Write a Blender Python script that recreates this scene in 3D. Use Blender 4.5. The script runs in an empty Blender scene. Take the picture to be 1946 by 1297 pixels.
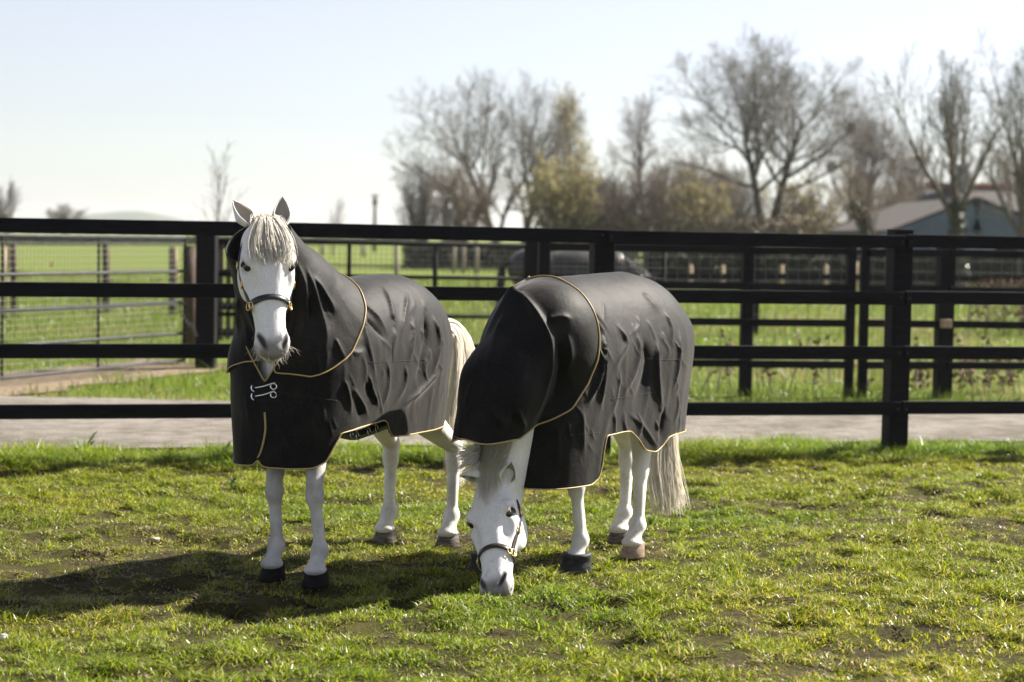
import bpy, bmesh, math, random
import numpy as np
from mathutils import Matrix, Vector
from mathutils.bvhtree import BVHTree

sc = bpy.context.scene
rad = math.radians

# ---------------------------------------------------------------- camera
F = 3784.0                                  # focal length in pixels of a 1946 px wide frame (70 mm)
CAM = np.array([0, 0, 1.4])
_p = math.atan(203 / F); _r = rad(1.025)
CF = np.array([0, math.cos(_p), -math.sin(_p)])
_u = np.array([0, math.sin(_p), math.cos(_p)]); _x = np.array([1.0, 0, 0])
CR = math.cos(_r) * _x + math.sin(_r) * _u
CU = math.cos(_r) * _u - math.sin(_r) * _x
cd = bpy.data.cameras.new('camera')
cd.sensor_width = 36; cd.lens = 70; cd.clip_start = 0.1; cd.clip_end = 6000
cd.dof.use_dof = True; cd.dof.focus_distance = 7.95; cd.dof.aperture_fstop = 2.9
cam = bpy.data.objects.new('camera', cd); sc.collection.objects.link(cam)
cam.matrix_world = Matrix(((CR[0], CU[0], -CF[0], CAM[0]), (CR[1], CU[1], -CF[1], CAM[1]),
                           (CR[2], CU[2], -CF[2], CAM[2]), (0, 0, 0, 1)))
sc.camera = cam

# ---------------------------------------------------------------- sky, sun, exposure
SUN_ELEV = rad(40); SUN_AZ = rad(32)        # to the right of the view and 32 degrees behind the scene
sun_dir = Vector((math.cos(SUN_ELEV) * math.cos(SUN_AZ), math.cos(SUN_ELEV) * math.sin(SUN_AZ), math.sin(SUN_ELEV)))
w = bpy.data.worlds.new('World'); sc.world = w; w.use_nodes = True
nt = w.node_tree; nt.nodes.clear()
sky = nt.nodes.new('ShaderNodeTexSky'); sky.sky_type = 'NISHITA'; sky.sun_disc = False
sky.sun_elevation = SUN_ELEV
sky.sun_rotation = math.atan2(sun_dir.x, sun_dir.y)
sky.altitude = 0; sky.air_density = 0.9; sky.dust_density = 0.5; sky.ozone_density = 2.2
bg = nt.nodes.new('ShaderNodeBackground'); bg.inputs[1].default_value = 0.050
hsv = nt.nodes.new('ShaderNodeHueSaturation'); hsv.inputs['Saturation'].default_value = 0.48; hsv.inputs['Hue'].default_value = 0.525
out = nt.nodes.new('ShaderNodeOutputWorld')
nt.links.new(sky.outputs[0], hsv.inputs['Color']); nt.links.new(hsv.outputs[0], bg.inputs[0]); nt.links.new(bg.outputs[0], out.inputs[0])
sl = bpy.data.lights.new('sun', 'SUN'); sl.energy = 5.0; sl.angle = rad(0.53); sl.color = (1.0, 0.93, 0.82)
so = bpy.data.objects.new('sun', sl); sc.collection.objects.link(so)
so.rotation_euler = sun_dir.to_track_quat('Z', 'Y').to_euler(); so.location = (20, 15, 20)
sc.view_settings.view_transform = 'Standard'; sc.view_settings.look = 'None'
sc.view_settings.exposure = 1.6; sc.view_settings.gamma = 1.0
sc.cycles.max_bounces = 6; sc.cycles.transparent_max_bounces = 6
sc.cycles.diffuse_bounces = 3; sc.cycles.glossy_bounces = 2; sc.cycles.transmission_bounces = 3

# ---------------------------------------------------------------- helpers
def ray(px, py): return CF + CR * (px - 973) / F + CU * (648.5 - py) / F
def gnd(px, py, z=0.0):
    d = ray(px, py); return CAM + d * ((z - CAM[2]) / d[2])
def at(px, py, Y):
    d = ray(px, py); return CAM + d * (Y / d[1])
def horizon(px): return 428 + 34 * px / 1900

def smooth01(t): t = np.clip(t, 0, 1); return t * t * (3 - 2 * t)

class Noise2:
    """tileable value noise on a lattice, for placing things and shaping surfaces"""
    def __init__(s, seed): s.g = np.random.RandomState(seed).rand(256, 256)
    def n(s, x, y):
        xi = np.floor(x).astype(int); yi = np.floor(y).astype(int)
        fx = smooth01(x - xi); fy = smooth01(y - yi)
        a = s.g[xi & 255, yi & 255]; b = s.g[(xi + 1) & 255, yi & 255]
        c = s.g[xi & 255, (yi + 1) & 255]; d = s.g[(xi + 1) & 255, (yi + 1) & 255]
        return (a * (1 - fx) + b * fx) * (1 - fy) + (c * (1 - fx) + d * fx) * fy
    def fbm(s, x, y, o=4):
        v = 0; a = 0.5; t = 0
        for _ in range(o):
            v = v + a * s.n(x, y); t += a; x = x * 2.03 + 17.1; y = y * 2.03 + 5.7; a *= 0.5
        return v / t

def mesh_from(name, V, faces_list, mat=None, smooth=True, cols=None):
    """faces_list: arrays of (n,k) vertex indices"""
    me = bpy.data.meshes.new(name)
    V = np.asarray(V, dtype=np.float32)
    me.vertices.add(len(V)); me.vertices.foreach_set('co', V.ravel())
    fl = [np.asarray(f, dtype=np.int32) for f in faces_list if len(f)]
    nl = sum(f.size for f in fl); nf = sum(len(f) for f in fl)
    me.loops.add(nl); me.polygons.add(nf)
    me.loops.foreach_set('vertex_index', np.concatenate([f.ravel() for f in fl]))
    sizes = np.concatenate([np.full(len(f), f.shape[1], dtype=np.int32) for f in fl])
    starts = np.concatenate([[0], np.cumsum(sizes)[:-1]]).astype(np.int32)
    me.polygons.foreach_set('loop_start', starts)
    me.polygons.foreach_set('use_smooth', np.full(nf, smooth))
    if cols is not None:
        ca = me.color_attributes.new('Col', 'FLOAT_COLOR', 'POINT')
        c4 = np.ones((len(V), 4), dtype=np.float32); c4[:, :3] = cols
        ca.data.foreach_set('color', c4.ravel())
    me.update(calc_edges=True); me.validate()
    if mat: me.materials.append(mat)
    return me

def link(name, me, parent=None, **props):
    o = bpy.data.objects.new(name, me); sc.collection.objects.link(o)
    if parent is not None: o.parent = parent
    for k, v in props.items(): o[k] = v
    return o

def thing(name, label, cat, loc=(0, 0, 0), rotz=0.0, group=None):
    o = link(name, None, label=label, category=cat)
    o.location = loc; o.rotation_euler = (0, 0, rotz); o.empty_display_size = 0.1
    if group: o['group'] = group
    return o

class MB:
    """collects boxes, tubes and loose faces for ONE mesh object"""
    def __init__(s): s.V = []; s.Q = []; s.T = []; s.n = 0
    def add(s, V, Q=(), T=()):
        V = np.asarray(V, float)
        if len(Q): s.Q.append(np.asarray(Q) + s.n)
        if len(T): s.T.append(np.asarray(T) + s.n)
        s.V.append(V); s.n += len(V)
    def box(s, c, size, R=None, jit=0.0):
        h = np.asarray(size) / 2
        v = np.array([[x, y, z] for x in (-1, 1) for y in (-1, 1) for z in (-1, 1)]) * h
        if jit: v = v + np.random.RandomState(int(abs(c[0] * 977 + c[2] * 313)) % 99991).uniform(-jit, jit, v.shape)
        if R is not None: v = v @ np.asarray(R).T
        s.add(v + np.asarray(c), [[0, 1, 3, 2], [4, 6, 7, 5], [0, 4, 5, 1], [2, 3, 7, 6], [0, 2, 6, 4], [1, 5, 7, 3]])
    def beam(s, a, b, w, h, up=(0, 0, 1)):
        """a board from a to b: w across, h along up"""
        a = np.asarray(a, float); b = np.asarray(b, float); d = b - a; L = np.linalg.norm(d); d /= L
        u = np.asarray(up, float); x = np.cross(d, u); x /= np.linalg.norm(x); u = np.cross(x, d)
        s.box((a + b) / 2, (L, w, h), np.stack([d, x, u], 1))
    def tube(s, P, r, k=6, cap=True, flat=None, closed=False):
        V, Q, T = tube_geo(P, r, k, cap, flat, closed); s.add(V, Q, T)
    def build(s, name, mat, parent=None, smooth=False, bevel=0.0, **props):
        V = np.concatenate(s.V)
        me = mesh_from(name, V, ([np.concatenate(s.Q)] if s.Q else []) + ([np.concatenate(s.T)] if s.T else []), mat, smooth)
        o = link(name, me, parent, **props)
        if bevel:
            m = o.modifiers.new('bevel', 'BEVEL'); m.width = bevel; m.segments = 2; m.limit_method = 'ANGLE'
        return o

def frames(P, closed=False, up0=None):
    P = np.asarray(P, float); n = len(P)
    if closed: t = np.roll(P, -1, 0) - np.roll(P, 1, 0)
    else: t = np.gradient(P, axis=0)
    t /= np.linalg.norm(t, axis=1)[:, None] + 1e-12
    N = np.zeros_like(P)
    u = np.array([0, 0, 1.0]) if up0 is None else np.asarray(up0, float)
    if abs(t[0] @ u) > 0.95: u = np.array([0.3, 1.0, 0])
    for i in range(n):
        u = u - t[i] * (u @ t[i]); u /= np.linalg.norm(u) + 1e-12; N[i] = u
    return t, N, np.cross(t, N)

def tube_geo(P, r, k=6, cap=True, flat=None, closed=False, normals=None):
    """tube round a polyline; flat=(w,h) gives a strap whose face looks along `normals`"""
    P = np.asarray(P, float); n = len(P)
    t, N, B = frames(P, closed)
    if normals is not None:
        N = np.asarray(normals, float); N = N - t * (N * t).sum(1)[:, None]; N /= np.linalg.norm(N, axis=1)[:, None] + 1e-12
        B = np.cross(t, N)
    if flat is not None:
        w, h = flat; prof = np.array([[-w, -h * .6], [-w * .96, h * .7], [0, h], [w * .96, h * .7], [w, -h * .6], [0, -h]]); k = 6
        V = P[:, None] + B[:, None] * prof[None, :, :1] + N[:, None] * prof[None, :, 1:]
    else:
        r = np.broadcast_to(np.asarray(r, float), (n,)); a = np.arange(k) * 2 * math.pi / k
        V = P[:, None] + r[:, None, None] * (N[:, None] * np.cos(a)[None, :, None] + B[:, None] * np.sin(a)[None, :, None])
    V = V.reshape(-1, 3); m = n if closed else n - 1
    i = np.arange(m)[:, None]; j = np.arange(k)[None]
    i2 = (i + 1) % n; j2 = (j + 1) % k
    Q = np.stack([i * k + j, i * k + j2, i2 * k + j2, i2 * k + j], -1).reshape(-1, 4)
    T = []
    if cap and not closed:
        for q in range(1, k - 1): T += [[0, q + 1, q], [(n - 1) * k, (n - 1) * k + q, (n - 1) * k + q + 1]]
    return V, Q, np.array(T, int).reshape(-1, 3)

def many_tubes(A, B, ra, rb, k=3):
    """vectorised separate segments"""
    A = np.asarray(A, float); B = np.asarray(B, float); n = len(A)
    t = B - A; t /= np.linalg.norm(t, axis=1)[:, None] + 1e-12
    u = np.where(np.abs(t[:, 2:3]) > 0.9, np.array([[1.0, 0, 0]]), np.array([[0, 0, 1.0]]))
    N = np.cross(t, u); N /= np.linalg.norm(N, axis=1)[:, None]; Bn = np.cross(t, N)
    a = np.arange(k) * 2 * math.pi / k
    ring = N[:, None] * np.cos(a)[None, :, None] + Bn[:, None] * np.sin(a)[None, :, None]
    V = np.concatenate([A[:, None] + ring * np.asarray(ra)[:, None, None], B[:, None] + ring * np.asarray(rb)[:, None, None]], 1)
    j = np.arange(k); q = np.stack([j, (j + 1) % k, (j + 1) % k + k, j + k], 1)
    Q = (np.arange(n)[:, None, None] * 2 * k + q[None]).reshape(-1, 4)
    return V.reshape(-1, 3), Q

def strands(P, r, k=3):
    """P: (n,m,3) strand points, r: (n,m) or (m,) radii; returns V,Q of n tapered hairs"""
    n, m, _ = P.shape; r = np.broadcast_to(r, (n, m))
    t = np.gradient(P, axis=1); t /= np.linalg.norm(t, axis=2)[..., None] + 1e-12
    u = np.array([0.31, 0.81, 0.5]); N = np.cross(t, u); N /= np.linalg.norm(N, axis=2)[..., None] + 1e-12
    B = np.cross(t, N); a = np.arange(k) * 2 * math.pi / k
    V = P[:, :, None] + r[:, :, None, None] * (N[:, :, None] * np.cos(a)[:, None] + B[:, :, None] * np.sin(a)[:, None])
    i = np.arange(m - 1)[:, None]; j = np.arange(k)[None]; j2 = (j + 1) % k
    q = np.stack([i * k + j, i * k + j2, (i + 1) * k + j2, (i + 1) * k + j], -1).reshape(-1, 4)
    Q = (np.arange(n)[:, None, None] * (m * k) + q[None]).reshape(-1, 4)
    return V.reshape(-1, 3), Q

def resample(P, n):
    P = np.asarray(P, float); d = np.concatenate([[0], np.cumsum(np.linalg.norm(np.diff(P, axis=0), axis=1))])
    t = np.linspace(0, d[-1], n); return np.stack([np.interp(t, d, P[:, i]) for i in range(P.shape[1])], 1)
def spline(P, n):
    """Catmull-Rom through the points"""
    P = np.asarray(P, float); m = len(P); Q = np.vstack([2 * P[0] - P[1], P, 2 * P[-1] - P[-2]])
    t = np.linspace(0, m - 1 - 1e-9, n); i = t.astype(int); f = (t - i)[:, None]
    a, b, c, d = Q[i], Q[i + 1], Q[i + 2], Q[i + 3]
    return 0.5 * (2 * b + (c - a) * f + (2 * a - 5 * b + 4 * c - d) * f ** 2 + (3 * b - a - 3 * c + d) * f ** 3)

# ---------------------------------------------------------------- signed-distance modelling
def rcone(a, b, ra, rb):
    a = np.asarray(a, float); b = np.asarray(b, float); ab = b - a; L2 = ab @ ab
    def f(p):
        t = np.clip(((p - a) @ ab) / L2, 0, 1)
        return np.linalg.norm(p - a - t[:, None] * ab, axis=1) - (ra + t * (rb - ra))
    return f
def ellip(c, r, R=None):
    c = np.asarray(c, float); r = np.asarray(r, float)
    def f(p):
        q = p - c
        if R is not None: q = q @ R
        k0 = np.linalg.norm(q / r, axis=1); k1 = np.linalg.norm(q / r ** 2, axis=1) + 1e-9
        return k0 * (k0 - 1) / k1
    return f
def smin(a, b, k):
    h = np.clip(0.5 + 0.5 * (b - a) / k, 0, 1); return b * (1 - h) + a * h - k * h * (1 - h)
def smax(a, b, k): return -smin(-a, -b, k)
def union(prims, k):
    def f(p):
        d = None
        for q in prims:
            fn, kk = q if isinstance(q, tuple) else (q, k)
            v = fn(p); d = v if d is None else smin(d, v, kk)
        return d
    return f

def nets(f, lo, hi, h, blk=8):
    """surface nets on a sparse grid"""
    lo = np.asarray(lo, float); n = np.ceil((np.asarray(hi) - lo) / h / blk).astype(int) * blk + 1
    nb = (n - 1) // blk
    D = np.full(n, 1.0, dtype=np.float32)
    bi = np.stack(np.meshgrid(*[np.arange(k) for k in nb], indexing='ij'), -1).reshape(-1, 3)
    cen = lo + (bi + 0.5) * blk * h
    dc = f(cen); near = np.abs(dc) < blk * h * 1.9
    for b, v in zip(bi[~near], dc[~near]):
        if v < 0:
            s = b * blk; D[s[0]:s[0] + blk + 1, s[1]:s[1] + blk + 1, s[2]:s[2] + blk + 1] = -1
    loc = np.stack(np.meshgrid(*[np.arange(blk + 1)] * 3, indexing='ij'), -1).reshape(-1, 3)
    nbk = bi[near]
    for s0 in range(0, len(nbk), 256):
        ch = nbk[s0:s0 + 256]
        idx = (ch[:, None] * blk + loc[None]).reshape(-1, 3)
        v = f(lo + idx * h)
        D[idx[:, 0], idx[:, 1], idx[:, 2]] = v
    S = D < 0
    c = [S[:-1, :-1, :-1], S[1:, :-1, :-1], S[:-1, 1:, :-1], S[1:, 1:, :-1], S[:-1, :-1, 1:], S[1:, :-1, 1:], S[:-1, 1:, 1:], S[1:, 1:, 1:]]
    a = c[0].copy(); o = c[0].copy()
    for q in c[1:]: a &= q; o |= q
    act = np.argwhere(o & ~a)
    corners = np.array([[x, y, z] for z in (0, 1) for y in (0, 1) for x in (0, 1)])
    vals = np.stack([D[act[:, 0] + k[0], act[:, 1] + k[1], act[:, 2] + k[2]] for k in corners], 1)
    edges = [(i, j) for i in range(8) for j in range(i + 1, 8) if np.abs(corners[i] - corners[j]).sum() == 1]
    P = np.zeros((len(act), 3)); cnt = np.zeros(len(act))
    for i, j in edges:
        m = (vals[:, i] < 0) != (vals[:, j] < 0)
        t = vals[m, i] / (vals[m, i] - vals[m, j])
        P[m] += corners[i] + t[:, None] * (corners[j] - corners[i]); cnt[m] += 1
    V = lo + (act + P / cnt[:, None]) * h
    ID = np.full(np.array(S.shape), -1, dtype=np.int32); ID[act[:, 0], act[:, 1], act[:, 2]] = np.arange(len(act))
    quads = []
    for ax in range(3):
        s0 = [slice(None)] * 3; s1 = [slice(None)] * 3; s0[ax] = slice(0, -1); s1[ax] = slice(1, None)
        e = np.argwhere(S[tuple(s0)] != S[tuple(s1)])
        u, v = (ax + 1) % 3, (ax + 2) % 3
        e = e[(e[:, u] > 0) & (e[:, v] > 0)]
        ids = []
        for du, dv in ((0, 0), (1, 0), (1, 1), (0, 1)):
            k = e.copy(); k[:, u] -= du; k[:, v] -= dv; ids.append(ID[k[:, 0], k[:, 1], k[:, 2]])
        q = np.stack(ids, 1); inside = S[e[:, 0], e[:, 1], e[:, 2]]
        q[~inside] = q[~inside][:, ::-1]
        quads.append(q[(q >= 0).all(1)])
    return V, np.concatenate(quads)

def laplace(V, Fc, it=2, lam=0.5):
    k = Fc.shape[1]
    e = np.concatenate([np.stack([Fc[:, i], Fc[:, (i + 1) % k]], 1) for i in range(k)]); e = np.concatenate([e, e[:, ::-1]])
    n = np.bincount(e[:, 0], minlength=len(V)).astype(float); n[n == 0] = 1
    for _ in range(it):
        s = np.stack([np.bincount(e[:, 0], weights=V[e[:, 1], i], minlength=len(V)) for i in range(3)], 1) / n[:, None]
        V = V + lam * (s - V)
    return V
def vnormals(V, Fc):
    a, b, c = V[Fc[:, 0]], V[Fc[:, 1]], V[Fc[:, 2]]
    fn = np.cross(b - a, c - a); N = np.zeros_like(V)
    for i in range(Fc.shape[1]): np.add.at(N, Fc[:, i], fn)
    return N / (np.linalg.norm(N, axis=1)[:, None] + 1e-12)
def tri(Q): return np.concatenate([Q[:, [0, 1, 2]], Q[:, [0, 2, 3]]])

def clip(V, T, g):
    """keep the part of the triangle mesh where field g >= 0, cut cleanly"""
    V = list(map(np.asarray, (V,)))[0]; ins = g >= 0
    k = ins[T].sum(1); keep = [T[k == 3]]; newV = []; cache = {}
    base = len(V)
    def cut(i, j):
        key = (i, j) if i < j else (j, i)
        if key not in cache:
            t = g[i] / (g[i] - g[j]); cache[key] = base + len(newV); newV.append(V[i] + t * (V[j] - V[i]))
        return cache[key]
    add = []
    for t in T[(k == 1) | (k == 2)]:
        t = list(t); m = ins[t]
        if m.sum() == 1:
            q = int(np.argmax(m)); a, b, c = t[q], t[(q + 1) % 3], t[(q + 2) % 3]
            add.append([a, cut(a, b), cut(a, c)])
        else:
            q = int(np.argmin(m)); a, b, c = t[q], t[(q + 1) % 3], t[(q + 2) % 3]
            x, y = cut(a, b), cut(a, c); add += [[x, b, c], [x, c, y]]
    if add: keep.append(np.array(add))
    T = np.concatenate(keep); V = np.concatenate([V, np.array(newV).reshape(-1, 3)])
    used = np.unique(T); mp = np.full(len(V), -1); mp[used] = np.arange(len(used))
    return V[used], mp[T]

def boundary_loops(T):
    e = np.concatenate([T[:, [0, 1]], T[:, [1, 2]], T[:, [2, 0]]])
    key = np.sort(e, 1); _, inv, cnt = np.unique(key, axis=0, return_inverse=True, return_counts=True)
    b = e[cnt[inv.ravel()] == 1]; nxt = {}
    for i, j in b: nxt.setdefault(int(i), []).append(int(j))
    loops = []
    while nxt:
        s = next(iter(nxt)); L = [s]; c = s
        while c in nxt:
            d = nxt[c].pop()
            if not nxt[c]: del nxt[c]
            if d == s: break
            L.append(d); c = d
        if len(L) > 20: loops.append(L)
    return loops
def relax(P, it, closed=False):
    P = P.copy()
    for _ in range(it):
        if closed: P = 0.5 * P + 0.25 * (np.roll(P, 1, 0) + np.roll(P, -1, 0))
        else: P[1:-1] = 0.5 * P[1:-1] + 0.25 * (P[:-2] + P[2:])
    return P

# ---------------------------------------------------------------- materials
class Mat:
    def __init__(s, name, rough=0.6, base=(0.5, 0.5, 0.5), spec=0.5, **kw):
        s.m = bpy.data.materials.new(name); s.m.use_nodes = True; s.t = s.m.node_tree
        s.b = s.t.nodes['Principled BSDF']; s.b.inputs['Roughness'].default_value = rough
        s.b.inputs['Base Color'].default_value = (*base, 1); s.b.inputs['Specular IOR Level'].default_value = spec
        for k, v in kw.items(): s.b.inputs[k.replace('_', ' ')].default_value = v
    def node(s, t, **kw):
        n = s.t.nodes.new(t)
        for k, v in kw.items():
            if hasattr(n, k): setattr(n, k, v)
            else: n.inputs[k.replace('_', ' ')].default_value = v
        return n
    def ln(s, a, b): s.t.links.new(a, b)
    def coord(s):
        if not hasattr(s, '_c'): s._c = s.node('ShaderNodeTexCoord').outputs['Object']
        return s._c
    def noise(s, scale, detail=4, rough=0.55, vec=None, stretch=None):
        n = s.node('ShaderNodeTexNoise', Scale=scale, Detail=detail, Roughness=rough)
        v = vec or s.coord()
        if stretch:
            mp = s.node('ShaderNodeMapping'); mp.inputs['Scale'].default_value = stretch; s.ln(v, mp.inputs[0]); v = mp.outputs[0]
        s.ln(v, n.inputs['Vector']); return n.outputs['Fac']
    def ramp(s, fac, stops):
        r = s.node('ShaderNodeValToRGB'); e = r.color_ramp.elements
        while len(e) < len(stops): e.new(0.5)
        for q, (p, c) in zip(e, stops): q.position = p; q.color = (*c, 1) if len(c) == 3 else c
        s.ln(fac, r.inputs[0]); return r.outputs[0]
    def mix(s, fac, a, b, mode='MIX'):
        n = s.node('ShaderNodeMix'); n.data_type = 'RGBA'; n.blend_type = mode
        for i, v in ((0, fac), (6, a), (7, b)):
            if hasattr(v, 'node'): s.ln(v, n.inputs[i])
            else: n.inputs[i].default_value = v if i == 0 else (*v, 1)
        return n.outputs[2]
    def color(s, c): s.ln(c, s.b.inputs['Base Color']); return s
    def bump(s, h, strength=0.3, dist=0.01):
        n = s.node('ShaderNodeBump', Strength=strength, Distance=dist); s.ln(h, n.inputs['Height']); s.ln(n.outputs[0], s.b.inputs['Normal']); return s
    def attr(s, name='Col'): return s.node('ShaderNodeVertexColor', layer_name=name).outputs['Color']

def two_tone(name, a, b, scale, rough=0.7, spec=0.3, bump=0.0, stretch=None, dist=0.01, lo=0.35, hi=0.65, **kw):
    m = Mat(name, rough, a, spec, **kw); n = m.noise(scale, 5, 0.6, stretch=stretch)
    m.color(m.ramp(n, [(lo, a), (hi, b)]))
    if bump: m.bump(n, bump, dist)
    return m.m
def mat_fur():
    m = Mat('white_coat', 0.62, spec=0.25); m.b.inputs['Sheen Weight'].default_value = 0.12
    n = m.noise(9, 5, 0.65); c = m.ramp(n, [(0.3, (0.78, 0.765, 0.735)), (0.62, (0.88, 0.87, 0.85))])
    f = m.noise(90, 3, 0.6, stretch=(1, 1, 0.22)); c = m.mix(m.ramp(f, [(0.35, (0.0,) * 3), (0.7, (0.30,) * 3)]), c, (0.62, 0.585, 0.54))
    sp = m.noise(170, 2, 0.75, stretch=(1, 1, .55)); c = m.mix(m.ramp(sp, [(0.38, (.20,) * 3), (0.55, (0, 0, 0))]), c, (0.42, 0.395, 0.37))
    d = m.noise(22, 5, 0.7); z = m.node('ShaderNodeSeparateXYZ'); m.ln(m.coord(), z.inputs[0])
    lo = m.node('ShaderNodeMapRange'); lo.inputs[1].default_value = 0.05; lo.inputs[2].default_value = 0.5; lo.inputs[3].default_value = 0.75; lo.inputs[4].default_value = 0.12; m.ln(z.outputs[2], lo.inputs[0])
    mk = m.node('ShaderNodeMath', operation='MULTIPLY'); m.ln(m.ramp(d, [(0.55, (0, 0, 0)), (0.78, (.8, .8, .8))]), mk.inputs[0]); m.ln(lo.outputs[0], mk.inputs[1])
    c = m.mix(mk.outputs[0], c, (0.30, 0.225, 0.13))
    m.color(m.mix(1.0, c, m.attr(), 'MULTIPLY')); m.bump(f, 0.22, 0.006); return m.m
def mat_hair(name, a, b, through=0.32):
    m = Mat(name, 0.45, a, 0.35); n = m.noise(30, 2, 0.5, stretch=(1, 1, 0.12)); m.color(m.ramp(n, [(0.3, a), (0.7, b)]))
    m.b.inputs['Sheen Weight'].default_value = 0.1
    tr = m.node('ShaderNodeBsdfTranslucent'); tr.inputs[0].default_value = (*b, 1)
    mx = m.node('ShaderNodeMixShader'); mx.inputs[0].default_value = through
    o = m.t.nodes['Material Output']; m.ln(m.b.outputs[0], mx.inputs[1]); m.ln(tr.outputs[0], mx.inputs[2]); m.ln(mx.outputs[0], o.inputs[0]); return m.m
def mat_rug():
    m = Mat('charcoal_rug_fabric', 0.6, (0.02, 0.02, 0.02), 0.13)
    n = m.noise(230, 2, 0.8); big = m.noise(5, 4, 0.6)
    c = m.ramp(n, [(0.42, (0.002, 0.002, 0.0022)), (0.58, (0.0045, 0.0044, 0.0044)), (0.76, (0.052, 0.05, 0.048))])
    d = m.ramp(big, [(0.5, (0, 0, 0)), (0.75, (0.28,) * 3)])
    m.color(m.mix(d, c, (0.045, 0.041, 0.037)))
    m.b.inputs['Sheen Weight'].default_value = 0.14; m.b.inputs['Sheen Roughness'].default_value = 0.42; m.b.inputs['Sheen Tint'].default_value = (1, .96, .92, 1)
    cr = m.noise(14, 4, 0.55); b1 = m.node('ShaderNodeBump', Strength=0.18, Distance=0.02); m.ln(cr, b1.inputs['Height'])
    b2 = m.node('ShaderNodeBump', Strength=0.25, Distance=0.002); m.ln(n, b2.inputs['Height']); m.ln(b1.outputs[0], b2.inputs['Normal']); m.ln(b2.outputs[0], m.b.inputs['Normal'])
    return m.m
M = {}
M['fur'] = mat_fur()
M['mane'] = mat_hair('cream_hair', (0.82, 0.77, 0.67), (0.97, 0.94, 0.88), .55)
M['tail'] = mat_hair('tail_hair', (0.84, 0.78, 0.66), (0.97, 0.93, 0.85), .58)
M['whisker'] = Mat('grey_whiskers', 0.5, (0.42, 0.39, 0.35), 0.3).m
M['rug'] = mat_rug()
M['piping'] = two_tone('gold_piping', (0.36, 0.25, 0.09), (0.50, 0.38, 0.17), 400, 0.45, 0.4)
M['leather'] = two_tone('black_leather', (0.010, 0.010, 0.014), (0.022, 0.020, 0.024), 120, 0.36, 0.5, 0.15, dist=0.002)
M['brown_leather'] = two_tone('dark_brown_leather', (0.016, 0.010, 0.008), (0.032, 0.020, 0.015), 120, 0.38, 0.5, 0.15, dist=0.002)
M['steel'] = Mat('polished_steel', 0.22, (0.75, 0.76, 0.78), Metallic=1.0).m
M['brass'] = Mat('brass', 0.28, (0.70, 0.52, 0.22), Metallic=1.0).m
M['hoof'] = two_tone('dark_hoof_horn', (0.004, 0.0038, 0.0036), (0.014, 0.012, 0.011), 40, 0.65, 0.12, 0.2, (1, 1, 6), 0.004)
M['pale_hoof'] = two_tone('pale_hoof_horn', (0.20, 0.13, 0.09), (0.42, 0.31, 0.23), 30, 0.6, 0.3, 0.2, (1, 1, 5), 0.004)
M['grey_hoof'] = two_tone('grey_hoof_horn', (0.035, 0.03, 0.027), (0.17, 0.14, 0.115), 25, 0.6, 0.3, 0.2, (1, 1, 4), 0.004)
M['rubber'] = two_tone('black_rubber', (0.010, 0.011, 0.013), (0.036, 0.036, 0.04), 22, 0.6, 0.3, 0.6, (1, 1, 2), 0.008)
M['eye'] = Mat('dark_eye', 0.06, (0.012, 0.008, 0.006), 0.6).m
# ---------------------------------------------------------------- ground, road, field
nzA = Noise2(1); nzB = Noise2(2); nzC = Noise2(7)
# the front fence runs along this line: 1/Y falls evenly across the picture
FA = np.array([-3.016, 11.73]); FB = np.array([3.26, 13.31]); FD = (FB - FA) / np.linalg.norm(FB - FA); FN = np.array([-FD[1], FD[0]])
def fence_side(x, y): return (x - FA[0]) * FN[0] + (y - FA[1]) * FN[1]       # metres beyond the fence line

def grid(x0, x1, nx, ys): 
    X, Y = np.meshgrid(np.linspace(x0, x1, nx), ys, indexing='ij'); ny = len(ys)
    i = np.arange(nx - 1)[:, None]; j = np.arange(ny - 1)[None]
    return X, Y, np.stack([i * ny + j, (i + 1) * ny + j, (i + 1) * ny + j + 1, i * ny + j + 1], -1).reshape(-1, 4)
def gz(x, y):        # small lumps of the trodden paddock
    fade = np.clip((16 - y) / 3, 0, 1) * np.clip((y - 2) / 2, 0, 1)
    f = nzA.fbm(x * 1.3, y * 1.3, 3) - .5; g = nzB.fbm(x * 7, y * 7, 3) - .5
    return (f * .06 + g * .075 + np.minimum(nzC.fbm(x * 5.2 + 7, y * 6.2, 2) - .36, 0) * .40) * fade * np.clip(-fence_side(x, y) * 2 + .6, 0, 1) - .012 * fade
def bare(x, y):      # 0 lush .. 1 bare soil
    b = nzA.fbm(x * 1.1 + 31, y * 1.5 + 9, 4) * .6 + nzC.fbm(x * 4.5, y * 5.5, 3) * .4
    b = smooth01((b - .57) / .12)
    lx = np.exp(-((x + 1.75) / .9) ** 2 - ((y - 8.5) / .9) ** 2) * .8 + np.exp(-((x + 1.3) / .6) ** 2 - ((y - 7.6) / .5) ** 2) * .3
    return np.clip(b * .95 + lx * nzB.fbm(x * 6, y * 7, 3) * 1.8, 0, 1) * np.clip(1.0 + (fence_side(x, y) + .55) * -1.2, 0, 1)

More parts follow.
